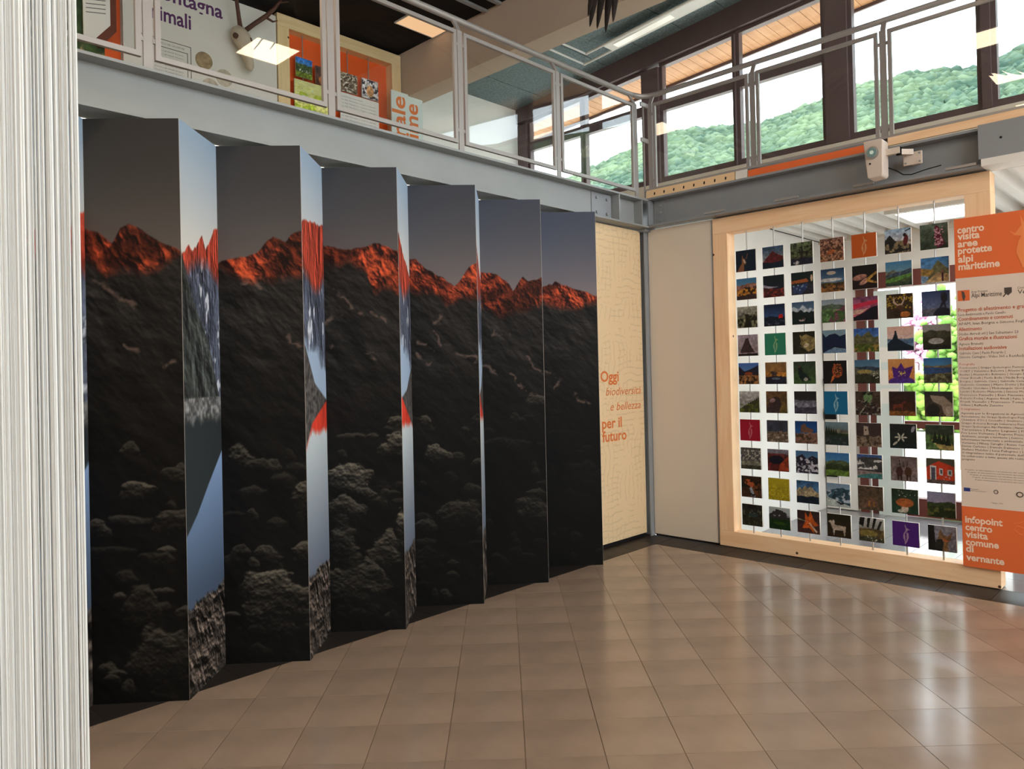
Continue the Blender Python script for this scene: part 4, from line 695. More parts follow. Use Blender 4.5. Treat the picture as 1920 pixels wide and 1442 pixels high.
# ------------------------------------------------------------------ upper windows
WX = 8.5
wtop = lambda Y: 5.592+(5.356-Y)*.066
WIN = [(7.74,6.755,True),(6.66,5.695,True),(5.36,4.368,True),(4.27,3.285,True),(2.95,1.78,False),(1.61,.45,False),(.2,-1.0,True),(-1.1,-2.3,True)]
for n, (ya, yb, tr) in enumerate(WIN, 1):
    fr = MB(); w = .045
    def seg(y0, y1, z0a, z0b, z1a, z1b): fr.poly([(WX-.03,y0,z0a),(WX-.03,y1,z0b),(WX-.03,y1,z1b),(WX-.03,y0,z1a)], (.09,0,0))
    fa, fb = ya+w, yb-w
    seg(fa, fb, 4.055, 4.055, 4.132, 4.132); seg(fa, fb, wtop(fa), wtop(fb), wtop(fa)+.05, wtop(fb)+.05)
    seg(fa, ya, 4.132, 4.132, wtop(fa), wtop(ya)); seg(yb, fb, 4.132, 4.132, wtop(yb), wtop(fb))
    if tr: seg(ya, yb, 5.005, 5.005, 5.138, 5.138)
    wo = struct(fr.build('window_%d' % n, M_brown))
    def pane(z0, za, zb): MB().poly([(WX+.012,ya+.01,z0),(WX+.012,yb-.01,z0),(WX+.012,yb-.01,zb),(WX+.012,ya+.01,za)], (.008,0,0)).build('pane', M_wglass, wo)
    if tr: pane(4.125, 5.012, 5.012); pane(5.13, wtop(ya)+.008, wtop(yb)+.008)
    else: pane(4.125, wtop(ya)+.008, wtop(yb)+.008)
    if tr: MB().cyl((WX-.03,(ya+yb)/2,5.06),(WX-.05,(ya+yb)/2,5.06),.02,10).build('latch', M_brown, wo)
    struct(wo)
# posts between the windows, wall plate above, parapet below
for k, (ya, yb) in enumerate(((7.97,7.785),(6.71,6.705),(5.65,5.405),(4.323,4.315),(3.24,2.995),(1.735,1.655),(.405,.245),(-1.045,-1.055)), 1):
    struct(MB().box(WX-.07,WX+.08,yb,ya,4.06,wtop(yb)).build('trim_%d' % (k+3), M_brown))
MB().poly([(WX-.1,7.97,wtop(7.97)+.045),(WX-.1,-7,wtop(-7)+.045),(WX-.1,-7,bx_y(-7)+.05),(WX-.1,7.97,bx_y(7.97)+.05)], (.2,0,0)).build('trim_12', M_brown); struct(bpy.data.objects['trim_12'])
struct(bx('wall_parapet', M_cream, WX-.06, WX+.2, -7, 7.97, 2.96, 4.055))
# eave soffit planks outside
ev = sempty('roof_eave', (9, 3, 5.6))
y = 8.6
while y > -3:
    y2 = y-.135; MB().poly([(WX+.12,y-.003,wtop(y)+.055),(WX+.12,y2+.003,wtop(y2)+.055),(WX+.12,y2+.003,wtop(y2)+.08),(WX+.12,y-.003,wtop(y)+.08)], (.52,0,-.015)).build('soffit_plank', M_soffit, ev); y = y2
MB().poly([(9.14,8.6,wtop(8.6)-.0),(9.14,-3,wtop(-3)-.0),(9.14,-3,wtop(-3)+.2),(9.14,8.6,wtop(8.6)+.2)], (.03,0,0)).build('fascia', M_brown, ev)
MB().poly([(WX+.1,8.6,wtop(8.6)+.085),(WX+.1,-7,wtop(-7)+.085),(WX+.1,-7,wtop(-7)+.2),(WX+.1,8.6,wtop(8.6)+.2)], (.56,0,0)).build('roof_cover', M_brown, ev)
struct(bx('wall_end', M_white, 8.44, 8.7, 7.97, 9.5, -.2, 6.2))

# ------------------------------------------------------------------ lamps
led_m = mat('warm_diffuser', (255, 235, 205), .6, .2, emit=((1, .77, .54), LED_STRENGTH))
led_d = mat('dim_warm_diffuser', (200, 160, 110), .6, .2, emit=((1, .62, .35), .72))
def led(x0, x1, y0, y1, mt, label, z=5.829, group=None):
    t = thing('led_panel', label, 'ceiling light', ((x0+x1)/2, (y0+y1)/2, z-.012), group)
    MB().box(x0-.012,x1+.012,y0-.012,y0,z-.016,z).box(x0-.012,x1+.012,y1,y1+.012,z-.016,z).box(x0-.012,x0,y0,y1,z-.016,z).box(x1,x1+.012,y0,y1,z-.016,z).build('frame', M_white, t)
    bx('diffuser', mt, x0, x1, y0, y1, z-.01, z-.002, t)
led(5.476, 6.05, 6.845, 7.14, led_d, 'lit warm rectangular panel in black ceiling beside the beige boxed beam')
for (x, y) in [(4.465,-1.0),(.62,1.95),(.72,6.95),(.62,-1.0)]+[(a, b) for a in (-3.0,-1.1) for b in (-5.5,-4.0,-2.5,-1.0,.5,1.95)]+[(a, b) for a in (.62,2.55,4.465) for b in (-5.5,-4.0)]:  # panels after the first list are unseen, added as warm fill light
    led(x, x+.58, y, y+.6, led_m, 'square warm ceiling panel, mirrored in the glass or added for fill light', group='square ceiling light panels')
# fluorescent fixtures under the grey ceiling: two white tubes with a louvred lamp between
M_louv = mat('lamp_louvre', (235, 232, 220), .4, .5, emit=((1, .95, .85), .25))
def lampframe(xa, xb, ya, yend, label, l0, l1):
    t = thing('track_lamp', label, 'lamp', (xa, ya, bx_y(ya)-.2)); dz = .1
    z = lambda Y: bx_y(Y)-dz
    MB().tube([(xa-1.2,ya,z(ya)),(xa,ya,z(ya)),(xa,yend,z(yend))], .017, 8).build('tube', M_white, t)
    MB().tube([(xa-1.2,ya-.2,z(ya)),(xb,ya-.2,z(ya-.2)),(xb,yend,z(yend))], .017, 8).build('tube', M_white, t)
    for (a, b) in ((l0, l1), (l1-.5, l1-1.7)):
        MB().poly([(xb+.01,a,z(a)-.015),(xb+.01,b,z(b)-.015),(xb+.01,b,z(b)+.02),(xb+.01,a,z(a)+.02)], (xa-xb-.02,0,0)).build('lamp_body', M_white, t)
        MB().poly([(xb+.05,a-.12,z(a)-.018),(xb+.05,b+.12,z(b)-.018),(xb+.05,b+.12,z(b)-.014),(xb+.05,a-.12,z(a)-.014)], (xa-xb-.1,0,0)).build('louvre', M_louv, t)
    for yy in (ya, ya-2.2): MB().cyl((xa,yy,z(yy)),(xa,yy,bx_y(yy)+.01),.004,6).build('hanger', M_steel, t)
lampframe(7.93, 7.72, 6.23, -3, 'white twin-tube lamp frame hung below the grey ceiling by the windows', 5.75, 4.2)

# ------------------------------------------------------------------ mezzanine exhibits
MY = 7.8
mf = thing('timber_frame', 'pale pine frame with an orange back on the mezzanine', 'frame', (5.17, 7.87, 3.215))
bx('head_beam', M_pinex, 4.292, 6.05, MY, MY+.14, 5.645, 5.79, mf, .003); bx('bottom_beam', M_pinex, 4.292, 6.05, MY, MY+.14, 3.217, 3.36, mf, .003)
bx('post', M_pinez2, 4.292, 4.442, MY, MY+.14, 3.36, 5.645, mf, .003); bx('post', M_pinez2, 5.905, 6.05, MY, MY+.14, 3.36, 5.645, mf, .003)
M_oback = mat('bright_orange_board', (232, 98, 36), .6, .3)
bx('back_board', M_oback, 4.442, 5.905, MY+.125, MY+.139, 3.36, 5.645, mf)
for xx in (4.645, 4.90, 5.265, 5.58): MB().cyl((xx,MY+.06,3.36),(xx,MY+.06,5.645),.007,8).build('rod', M_alu, mf)
def pict(x0, x1, z0, z1, ops, label, name='picture_tile', seed=3, n=40):
    global NT
    old = NT; NT = n; im = paint(ops, seed)[::-1]; NT = old
    t = thing(name, label, 'picture', ((x0+x1)/2, MY+.05, z0), 'pictures hung in the orange mezzanine frame')
    grid_print(None, n, n, im, (x1-x0,0,0), (0,0,z1-z0), (x0,MY+.035,z0), 'print', [M_tileprint, M_boardback], t, back=.018, nrm=(0,-1,0))
pict(4.537,4.755,5.135,5.365,[('G','37c','8bd'),('R',.3,.1,'453',4),('N',.4,10),('R',.72,.03,'783',4),('S',12,'ddc',0,1,.6,.7,.03)],'small landscape picture with blue sky and meadow in the orange frame')
pict(4.80,5.01,5.10,5.33,[('G','544','643'),('N',.4,6),('E',.5,.7,.3,.25,'b74')],'small brown picture half behind the railing post in the orange frame')
pict(5.137,5.392,5.12,5.355,[('G','987','765'),('N',.6,14),('B','321',12,.52,0,1),('B','ddc',14,.58,0,1)],'small picture of mottled grey and tan stones in the orange frame')
pict(5.456,5.707,5.115,5.36,[('G','ddd','ccc'),('B','223',8,.5,0,1),('E',.5,.6,.22,.3,'c96'),('N',.4,9)],'small picture of a dark and white patterned animal in the orange frame')
pict(4.515,5.02,4.68,5.10,[('G','dd9','ee8'),('B','bc4',5,.5,.2,1),('B','cdd',4,.55,0,.5),('S',40,'553',0,1,0,1,.008)],'yellow-green relief map sheet hung in the orange frame','map_sheet',5,60)
t = thing('text_sheet', 'pale sheet of small print hung in the orange frame', 'sign', (5.42, MY+.05, 4.55), 'pictures hung in the orange mezzanine frame')
bx('sheet', M_white, 5.137, 5.71, MY+.035, MY+.05, 4.55, 5.10, t)
for k in range(8): text('lettering', 'Le Alpi Marittime e il parco naturale', M_darktxt, t, 'Y', MY+.035, (5.16,5.05-k*.04), .02, .3 if k == 0 else .5, res=1)
# frosted sign with vertical words
M_frost = mat('pale_sign', (205, 216, 212), .5, .3)
sg = thing('vertical_sign', 'pale sign with orange words running upward beside the pine frame', 'sign', (6.13, 7.7, 3.215))
bx('board', M_frost, 5.80, 6.31, 7.685, 7.7, 3.22, 5.255, sg)
text('lettering', 'naturale', M_orangetxt, sg, 'Y', 7.685, (6.015,4.06), .30, 1.14, bold=.02, rot='up'); text('lettering', 'marittime', M_orangetxt, sg, 'Y', 7.685, (6.225,3.93), .30, 1.22, bold=.02, rot='up')
# white animal panel with skull and antlers
M_wp = mat('panel_white', (222, 218, 208), .6, .25)
wp = thing('exhibition_panel', 'white mezzanine panel with purple heading and round pictures', 'panel', (3.5, 7.82, 3.215))
bx('board', M_wp, 2.55, 4.275, MY, MY+.03, 3.217, 5.735, wp)
text('lettering', 'montagna', M_purple, wp, 'Y', MY, (2.85,5.50), .21, .80, bold=.02); text('lettering', 'animali', M_purple, wp, 'Y', MY, (2.815,5.275), .215, .49, bold=.02)
for (x0, x1, z0, z1) in ((2.7,3.30,4.2,5.085),(2.72,3.265,4.2,5.01)):
    MB().box(x0,x1,MY-.002,MY,z1-.006,z1).box(x1-.006,x1,MY-.002,MY,z0,z1).build('printed_border', M_darktxt, wp)
text('lettering', 'STAMBECCO DEL CACCIATORE', M_darktxt, wp, 'Y', MY, (2.93,5.035), .028, .30, res=1)
for k in range(7): text('lettering', 'il bosco e gli animali del parco', M_darktxt, wp, 'Y', MY, (2.93,4.965-k*.035), .02, .29, res=1)
M_disc = mat('round_picture', (150, 128, 96), .5, .3, vary=.6, nscale=16); M_disc2 = mat('pale_round_picture', (188, 176, 156), .5, .3, vary=.35, nscale=16)
MB().cyl((3.435,MY-.004,4.985),(3.435,MY,4.985),.092,28).build('round_picture', M_disc, wp); MB().cyl((3.655,MY-.004,4.86),(3.655,MY,4.86),.092,28).build('round_picture', M_disc2, wp)
MB().cyl((3.5,MY-.004,4.72),(3.5,MY,4.72),.092,28).build('round_picture', M_disc2, wp)
sp = thing('narrow_panel', 'narrow white panel edge beside the white animal panel', 'panel', (2.68, 7.7, 3.215))
bx('board', M_wp, 2.60, 2.77, 7.70, 7.72, 3.217, 5.7, sp)
# skull
M_bone = mat('bone', (196, 182, 160), .6, .3, vary=.15, nscale=14); M_antler = mat('antler', (86, 56, 42), .6, .3, vary=.25, nscale=20)
sk = thing('deer_skull', 'deer skull with long brown antlers mounted on the white panel', 'trophy', (3.87, 7.72, 4.97))
sx, sy = 3.80, 7.70
MB().tube([(sx-.03,sy+.07,5.40),(sx-.02,sy+.02,5.37),(sx,sy-.02,5.30),(sx+.03,sy-.04,5.2),(sx+.06,sy-.05,5.08),(sx+.075,sy-.05,4.99),(sx+.08,sy-.05,4.955)],[.045,.085,.10,.075,.055,.046,.02],12).build('cranium', M_bone, sk, smooth=True)
for dx in (-.085,.07): MB().tube([(sx+dx,sy-.06,5.285),(sx+dx*1.2,sy-.075,5.265)],[.034,.02],10).build('eye_socket', M_antler, sk, smooth=True)
MB().tube([(sx-.015,sy-.03,5.40),(sx-.04,sy-.05,5.50),(sx-.09,sy-.1,5.68),(sx-.11,sy-.14,5.80)],[.026,.023,.021,.014],8).build('antler', M_antler, sk, smooth=True)
MB().tube([(sx-.11,sy-.13,5.77),(sx-.03,sy-.2,5.8)],[.015,.006],8).build('tine', M_antler, sk.children[-1], smooth=True)
MB().tube([(sx+.05,sy-.03,5.40),(sx+.14,sy-.05,5.49),(sx+.26,sy-.09,5.60),(sx+.34,sy-.14,5.70),(sx+.40,sy-.18,5.80)],[.026,.024,.026,.02,.012],8).build('antler', M_antler, sk, smooth=True)
an = sk.children[-1]
MB().tube([(sx+.24,sy-.09,5.585),(sx+.32,sy-.12,5.545),(sx+.37,sy-.13,5.57)],[.016,.012,.005],8).build('tine', M_antler, an, smooth=True)
MB().tube([(sx+.38,sy-.17,5.76),(sx+.47,sy-.2,5.79)],[.013,.005],8).build('tine', M_antler, an, smooth=True)
# left exhibits: orange panel with photo board and folded text board
op = thing('exhibition_panel', 'orange mezzanine panel behind the bird photo board', 'panel', (2.2, 7.8, 3.215))
bx('board', M_oback, 1.0, 2.60, 7.77, 7.79, 3.217, 5.7, op)
ph = thing('photo_board', 'photo board of a brown bird in green grass on the orange panel', 'picture', (1.95, 7.7, 4.3))
old = NT; NT = 70; im = paint([('G','343','342'),('N',.4,8),('P',[(.55,0),(.78,0),(.74,.55),(.66,.8),(.6,.75),(.58,.4)],'998'),('P',[(.8,0),(.95,0),(.82,.5)],'232'),('N',.35,20),('B','875',14,.62,.75,1),('P',[(.4,0),(.55,0),(.55,.3),(.45,.6)],'235'),('S',14,'bcd',.38,.5,.1,.6,.012)], 9)[::-1]; NT = old
grid_print(None, 70, 70, im, (1.0,0,0), (0,0,1.1), (1.42,7.66,4.62), 'print', [M_tileprint, M_boardback], ph, back=.03, nrm=(0,-1,0))
tb_ = thing('text_board', 'white text board with brown wooden edge beside the bird photo', 'sign', (2.3, 7.6, 4.9))
M_mahog = mat('mahogany_edge', (112, 56, 36), .5, .35, vary=.15, nscale=6)
pts = [(2.225,4.80),(2.31,4.80),(2.455,4.98),(2.455,5.7),(2.225,5.7)]
MB().poly([(x,7.62,z) for x, z in pts], (0,-.02,0)).build('sheet', M_white, tb_)
MB().poly([(2.31,7.62,4.80),(2.455,7.62,4.98),(2.515,7.62,4.945),(2.37,7.62,4.755)], (0,.035,0)).build('edge', M_mahog, tb_)
MB().poly([(2.455,7.62,4.98),(2.515,7.62,4.945),(2.515,7.62,5.7),(2.455,7.62,5.7)], (0,.035,0)).build('edge', M_mahog, tb_)
for k in range(16): MB().obox((2.33,7.5985,5.06+k*.04),(.085,0,.018),(0,.0008,0),(-.0006,0,.003)).build('text_line', M_darktxt, tb_)

# ------------------------------------------------------------------ projector on the right beam
pj = thing('projector', 'white wall-mounted projector with round lens on the dark beam', 'projector', (5.87, 1.9, 2.98))
M_pj = mat('projector_white', (205, 192, 180), .45, .4)
MB().poly([(5.83,1.972,3.258),(5.83,1.845,3.258),(5.83,1.835,3.245),(5.83,1.838,2.995),(5.83,1.852,2.98),(5.83,1.935,2.975),(5.83,1.948,2.985)], (.13,0,0)).build('housing', M_pj, pj, .008)
MB().cyl((5.829,1.905,3.162),(5.812,1.905,3.162),.045,28).build('lens_ring', M_alu, pj, smooth=False)
ring = pj.children[-1]
MB().cyl((5.813,1.905,3.162),(5.808,1.905,3.162),.034,24).build('lens', mat('lens_glass', (120,150,150), .08, .9), ring)
MB().cyl((5.809,1.905,3.162),(5.805,1.905,3.162),.014,20).build('lens_core', mat('lens_core', (235,255,250), .15, .6), ring)
MB().cyl((5.829,1.925,3.085),(5.826,1.925,3.085),.007,12).build('sensor', M_black, pj)
MB().obox((5.92,1.80,3.165),(.02,.0,0),(0,.055,.0),(0,0,.022)).build('arm', M_pj, pj); MB().obox((5.97,1.725,3.155),(.04,-.035,0),(.012,.014,0),(0,0,.02)).build('arm', M_pj, pj)
MB().cyl((5.935,1.755,3.135),(5.935,1.755,3.19),.02,14).build('arm_joint', M_black, pj)
MB().box(6.008,6.019,1.622,1.752,3.062,3.157).build('wall_plate', M_pj, pj, .006)
MB().box(6.019,6.113,1.66,1.715,3.08,3.14).build('stand_off', M_pj, pj)
for yy in (1.64, 1.735):
    for zz in (3.08, 3.14): MB().cyl((6.008,yy,zz),(6.002,yy,zz),.007,8).build('screw', M_steeld, pj)
MB().tube([(5.95,1.84,3.06),(5.98,1.80,3.04),(6.0,1.75,3.0),(6.01,1.70,2.992),(6.01,1.60,3.01),(6.01,1.5,3.02)], .004, 6).build('cable', M_black, pj)

# ------------------------------------------------------------------ hanging bird, wing tip feathers in view
bd = thing('hanging_bird', 'mounted dark bird of prey hung from the ceiling with spread wing feathers', 'bird', (4.35, 3.1, 4.3))
M_fea = mat('dark_feather', (44, 38, 36), .6, .3, vary=.35, nscale=16); M_fea2 = mat('brown_feather', (98, 80, 66), .7, .2, vary=.3, nscale=14)
root = Vector((4.22, 3.05, 4.62))
def feather(tip, base, w, nm='feather'):
    tip, base = Vector(tip), Vector(base); d = tip-base; side = d.cross(Vector((.7,.7,-.2))).normalized(); nrm = side.cross(d).normalized(); vs, fs = [], []
    prof = [(0,.5),(.25,.9),(.5,1.),(.72,.85),(.88,.55),(.97,.25),(1,.04)]
    for s_, ww in prof:
        c = base+d*s_-nrm*(.05*s_*s_)
        for q in (-1, 0, 1): vs.append(c+side*(q*w*ww)+nrm*(.004 if q == 0 else 0))
        for q in (1, 0, -1): vs.append(c+side*(q*w*ww)-nrm*(.003))
    for i in range(len(prof)-1):
        for k in range(6): a = i*6; fs.append((a+k, a+(k+1)%6, a+6+(k+1)%6, a+6+k))
    fs += [tuple(range(5,-1,-1)), tuple((len(prof)-1)*6+k for k in range(6))]
    return MB().add(vs, fs).build(nm, M_fea, bd, smooth=True)
for (tip, bo) in (((4.606,3.548,4.30),(.00,.06,.02)),((4.53,3.50,4.34),(-.03,.05,.02)),((4.667,3.528,4.30),(.03,.03,.0)),((4.754,3.521,4.30),(.06,.01,.0)),((4.667,3.384,4.30),(.07,-.03,.0))):
    feather(tip, root+Vector(bo), .030)
for k in range(7): feather(root+Vector((.10-.07*k, .20-.09*k, -.08)), root+Vector((-.03-.08*k,-.02-.10*k,.06)), .028)
B0 = Vector((3.55,2.35,4.78))
MB().tube([B0+Vector((-.32,.30,-.02)),B0+Vector((-.15,.14,0)),B0,B0+Vector((.18,-.17,.02)),B0+Vector((.3,-.28,.05)),B0+Vector((.36,-.34,.06))],[.03,.09,.12,.10,.05,.04],12).build('body', M_fea2, bd, smooth=True)
MB().tube([B0+Vector((.36,-.34,.06)),B0+Vector((.42,-.40,.05)),B0+Vector((.47,-.45,.01))],[.045,.04,.006],10).build('head', M_fea2, bd, smooth=True)
MB().tube([B0,(3.9,2.7,4.86),root+Vector((-.05,-.05,.05)),root+Vector((.02,.03,0))],[.09,.06,.04,.02],10).build('wing_arm', M_fea2, bd, smooth=True)
MB().tube([B0,(3.2,2.0,4.86),(2.85,1.65,4.75)],[.09,.06,.02],10).build('wing_arm', M_fea2, bd, smooth=True)
for k in range(7): feather(Vector((2.78+.1*k,1.35+.11*k,4.55)), Vector((2.86+.09*k,1.66+.09*k,4.78)), .03)
MB().cyl(B0, (B0.x,B0.y,5.83), .0025, 6).build('wire', M_steel, bd)

# ------------------------------------------------------------------ lobby beyond the timber frame
struct(bx('wall_lobby', M_white, 6.262, 8.75, 3.36, 3.46, -.1, 3.06))
struct(bx('wall_facade', M_white, 8.5, 8.75, 2.99, 3.36, -.1, 2.96))
struct(bx('wall_facade_head', M_white, 8.5, 8.75, -6, 2.99, 2.58, 2.96))
w9 = MB().box(8.47,8.6,2.895,2.985,0,2.41).box(8.47,8.6,2.795,2.862,0,2.41).box(8.46,8.6,-6,2.99,2.41,2.58).box(8.47,8.58,-6,2.795,.925,1.0).box(8.47,8.58,-6,2.795,.012,.2)
for yy in (1.55, .35, -.9, -2.2): w9.box(8.47,8.6,yy-.05,yy+.05,.2,2.41)
w9o = struct(w9.build('window_9', M_redbrown))
ys = [2.795,1.6,.4,-.85,-2.15]
for a, b in zip(ys[:-1], ys[1:]):
    for z0, z1 in ((.2,.925),(1.0,2.41)): bx('pane', M_wglass, 8.52, 8.528, b-.0, a-.1 if a != 2.795 else a, z0, z1, w9o)
dk = MB(); pz = 3.055; y = 3.355
while y > -6:
    dk.poly([(6.23,y,pz),(6.23,y-.03,pz-.075),(6.23,y-.10,pz-.075),(6.23,y-.13,pz),(6.23,y-.20,pz),(6.23,y-.20,pz+.004),(6.23,y,pz+.004)], (2.5,0,0)); y -= .20
struct(dk.build('ceiling_lobby', M_white))
M_sky = mat('lobby_diffuser', (255,250,245), .6, .2, emit=((1,.93,.88), 9))
t = thing('led_panel', 'bright white square lamp in the ribbed lobby ceiling', 'ceiling light', (7.45, 1.88, 2.93))
MB().box(7.10,7.17,1.54,2.24,2.93,2.985).box(7.76,7.83,1.54,2.24,2.93,2.985).box(7.17,7.76,1.54,1.61,2.93,2.985).box(7.17,7.76,2.17,2.24,2.93,2.985).build('frame', M_white, t)
bx('diffuser', M_sky, 7.17, 7.76, 1.61, 2.17, 2.945, 2.96, t)
wb = thing('notice_panel', 'pale notice panel standing before the lobby window', 'panel', (8.42, 2.65, 0))
bx('board', M_frost, 8.43, 8.455, 2.535, 2.785, .0, 2.38, wb)
for zz in (1.62, 1.38, 1.18): bx('paper', M_white, 8.426, 8.43, 2.56, 2.74, zz, zz+.16, wb)
dr = sempty('door_1', (8.48, 3.17, 0))
bx('leaf', M_white, 8.462, 8.498, 3.02, 3.345, .01, 2.2, dr)
for zz in (1.06, .42): bx('hinge_box', M_black, 8.43, 8.462, 3.22, 3.335, zz-.06, zz+.06, dr)
MB().tube([(8.462,3.33,1.415),(8.42,3.33,1.415),(8.42,3.20,1.415)], .012, 8).build('handle', M_alu, dr)
MB().cyl((8.462,3.33,1.44),(8.45,3.33,1.44),.022,10).build('lock', M_black, dr)
tr_ = struct(bx('trim_13', M_black, 6.5, 8.5, 3.34, 3.36, 2.985, 3.0))  # black strip stands in for the shadow gap between wall top and ceiling

# ------------------------------------------------------------------ outside: ground, hedge, flowers, house, hills
M_pave = mat('pale_paving', (205, 200, 190), .8, .2, vary=.1, nscale=1.5)
struct(bx('ground', M_pave, 8.76, 400, -250, 300, -.4, -.05))
def blobs(name, pts, seed, colA, colB, mt, n_sub=1, jitter=.35, parent=None):
    """many lumpy leaf masses joined into one mesh"""
    bm_v, bm_f = ico(n_sub); rs = np.random.RandomState(seed); nv = len(bm_v); P = np.array(pts, float); n = len(P)
    V = np.repeat(bm_v[None], n, 0)*(1+jitter*(rs.rand(n, nv, 1)-.5))
    V = V*P[:, None, 3:4]*np.array([1,1,.85])[None, None]+P[:, None, :3]; F = (bm_f[None]+(np.arange(n)*nv)[:, None, None]).reshape(-1, 3)
    me = bpy.data.meshes.new(name); me.vertices.add(n*nv); me.vertices.foreach_set('co', V.astype(np.float32).ravel()); me.loops.add(F.size); me.loops.foreach_set('vertex_index', F.astype(np.int32).ravel())
    me.polygons.add(len(F)); me.polygons.foreach_set('loop_start', (np.arange(len(F))*3).astype(np.int32)); me.update(calc_edges=True); me.materials.append(mt)
    k = np.clip(rs.rand(n, 1, 1)*.5+rs.rand(n, nv, 1)*.25+1.6*(fbm(P[:, 1]*.09, P[:, 2]*.16+P[:, 0]*.05, seed, 3)[:, None, None]-.42), 0, 1); C = np.ones((n, nv, 4), np.float32); C[..., :3] = lin(np.array(colA)/255.)*(1-k)+lin(np.array(colB)/255.)*k
    ca = me.color_attributes.new('Col', 'FLOAT_COLOR', 'POINT'); ca.data.foreach_set('color', C.ravel())
    o = bpy.data.objects.new(name, me); COL.objects.link(o); setp(o, parent); return o
_ico = {}
def ico(sub):
    if sub in _ico: return _ico[sub]
    import bmesh
    b = bmesh.new(); bmesh.ops.create_icosphere(b, subdivisions=sub, radius=1); b.verts.ensure_lookup_table()
    r = (np.array([v.co[:] for v in b.verts]), np.array([[v.index for v in f.verts] for f in b.faces])); b.free(); _ico[sub] = r; return r
M_leaf = mat('leaf_mass', rough=.8, spec=.1, attr='Col')
rs = np.random.RandomState(4)
hd = [(20+rs.uniform(-.4,.4), y_, z_, rs.uniform(.08,.17)) for y_ in np.arange(0,11,.09) for z_ in np.arange(.05,1.3,.12)]
tag(blobs('hedge', hd, 1, (84,124,44), (150,180,80), M_leaf), 'clipped bright green hedge beyond the lobby window', 'hedge')
bs = [(21.6+rs.normal()*.35, 4.95+rs.normal()*.4, abs(2.0+rs.normal()*.6), rs.uniform(.07,.16)) for _ in range(520)]
bsh = thing('garden_shrub', 'tall light green shrub behind the hedge', 'shrub', (21.6, 4.95, 0)); blobs('foliage', bs, 2, (84,128,56), (156,186,96), M_leaf, parent=bsh); MB().cyl((21.6,4.95,-.05),(21.6,4.95,1.9),.06,8).build('stem', M_brown, bsh)
bs = [(24.2+rs.normal()*.3, 6.75+rs.normal()*.26, abs(2.35+rs.normal()*.5), rs.uniform(.04,.10)) for _ in range(620)]
pk = thing('flowering_shrub', 'pink flowering shrub behind the hedge', 'shrub', (24.2, 6.75, 0)); blobs('blossom', bs, 3, (190,130,160), (222,182,202), M_leaf, parent=pk); MB().cyl((24.2,6.75,-.05),(24.2,6.75,2.2),.05,8).build('stem', M_brown, pk)
hs_ = thing('white_house', 'white house with a balcony behind the pink shrub', 'building', (30, 9, 0))
bx('wall', M_white, 30, 38, 3, 18, -.1, 6.5, hs_); MB().poly([(29.2,2.3,6.5),(38.8,2.3,6.5),(34,2.3,8.6)], (0,16.5,0)).build('roof', M_redbrown, hs_)
for y0 in (6.0, 8.2, 10.4):
    wq = bx('window', M_brown, 29.96, 30.02, y0, y0+.9, 1.0, 2.3, hs_); bx('pane', M_wglass, 29.94, 29.96, y0+.08, y0+.82, 1.08, 2.22, wq)
bx('balcony', M_steel, 29.0, 30, 5.5, 11, 2.9, 3.05, hs_)
fn = thing('garden_fence', 'white picket fence between hedge and pink shrub', 'fence', (22.5, 6.2, -.05))
for k in range(14): bx('picket', M_white, 22.5, 22.53, 5.7+k*.16, 5.8+k*.16, -.05, 1.6, fn)
bx('fence_rail', M_white, 22.53, 22.56, 5.7, 7.9, 1.3, 1.4, fn)
M_kerb = mat('grey_kerb_stone', (150, 146, 138), .85, .15, vary=.12, nscale=3)
tag(bx('kerb', M_kerb, 17.4, 17.8, -2, 12, -.05, .10), 'long stone kerb below the green hedge', 'kerb')
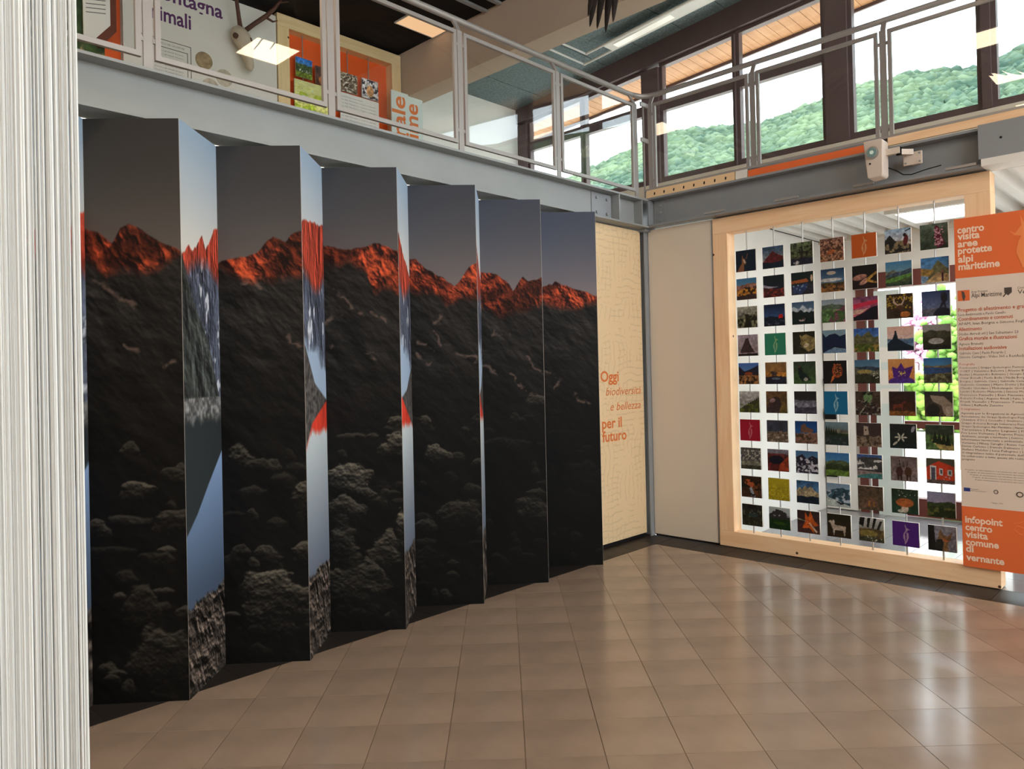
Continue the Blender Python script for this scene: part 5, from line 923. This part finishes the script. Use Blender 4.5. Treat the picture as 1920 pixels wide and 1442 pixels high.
tag(bx('kerb', M_kerb, 13.0, 13.3, -2, 12, -.05, .07), 'long stone kerb crossing the bright paving', 'kerb')
# forested hill: ridge bearing (degrees from X) against rise (degrees)
HB = [(-60,17),(-20,20),(0,21),(5,20.5),(9.3,18.9),(11.9,18.3),(15.9,18.75),(19.2,18.45),(21.4,17.9),(25.6,16.9),(27.5,17.1),(32.1,17.1),(34.3,16.2),(37.7,14.9),(41,13.6),(46,12.6),(60,12),(95,14)]
def hillz(a, D, D0=48., D1=125.):
    zt = D1*np.tan(np.radians(np.interp(a, [p[0] for p in HB], [p[1] for p in HB]))); k = np.clip((D-D0)/(D1-D0),0,1); return -1+(zt+2.0)*k**1.1
az = np.linspace(-60,95,160); ds = np.linspace(40,175,40); V = []; 
for D in ds:
    for a in az:
        zz = hillz(a, min(D,125)) - max(0, D-125)*.35; V.append((D*math.cos(math.radians(a)), D*math.sin(math.radians(a)), zz))
na = len(az); F = [(j*na+i, (j+1)*na+i, (j+1)*na+i+1, j*na+i+1) for j in range(len(ds)-1) for i in range(na-1)]
struct(MB().add(V, F).build('ground_hill', mat('hill_soil', (60,84,56), .9, .1), smooth=True))
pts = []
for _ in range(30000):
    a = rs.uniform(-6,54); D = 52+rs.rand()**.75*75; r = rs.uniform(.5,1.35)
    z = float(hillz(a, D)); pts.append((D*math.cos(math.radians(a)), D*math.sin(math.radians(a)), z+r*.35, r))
fo = tag(blobs('forest', pts, 6, (46,66,56), (88,102,76), M_leaf, jitter=.6), 'dense green forest covering the hillside outside the upper windows', 'trees', kind='stuff')  # muted foliage colours carry the distance haze painted into them
fm = []
for D, hh in ((420,1),(430,0)):
    for a in np.linspace(-30,40,90):
        e = np.interp(a, [-30,0,5,9.3,10.7,13,18,30,40],[24,27,24,20.1,19.3,18,15,10,5])+.25*math.sin(a*3.1); fm.append((D*math.cos(math.radians(a)), D*math.sin(math.radians(a)), 420*math.tan(math.radians(e)) if D == 430 else -5))
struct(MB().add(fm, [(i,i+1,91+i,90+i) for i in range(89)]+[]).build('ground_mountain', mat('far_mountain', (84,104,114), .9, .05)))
flush_texts()
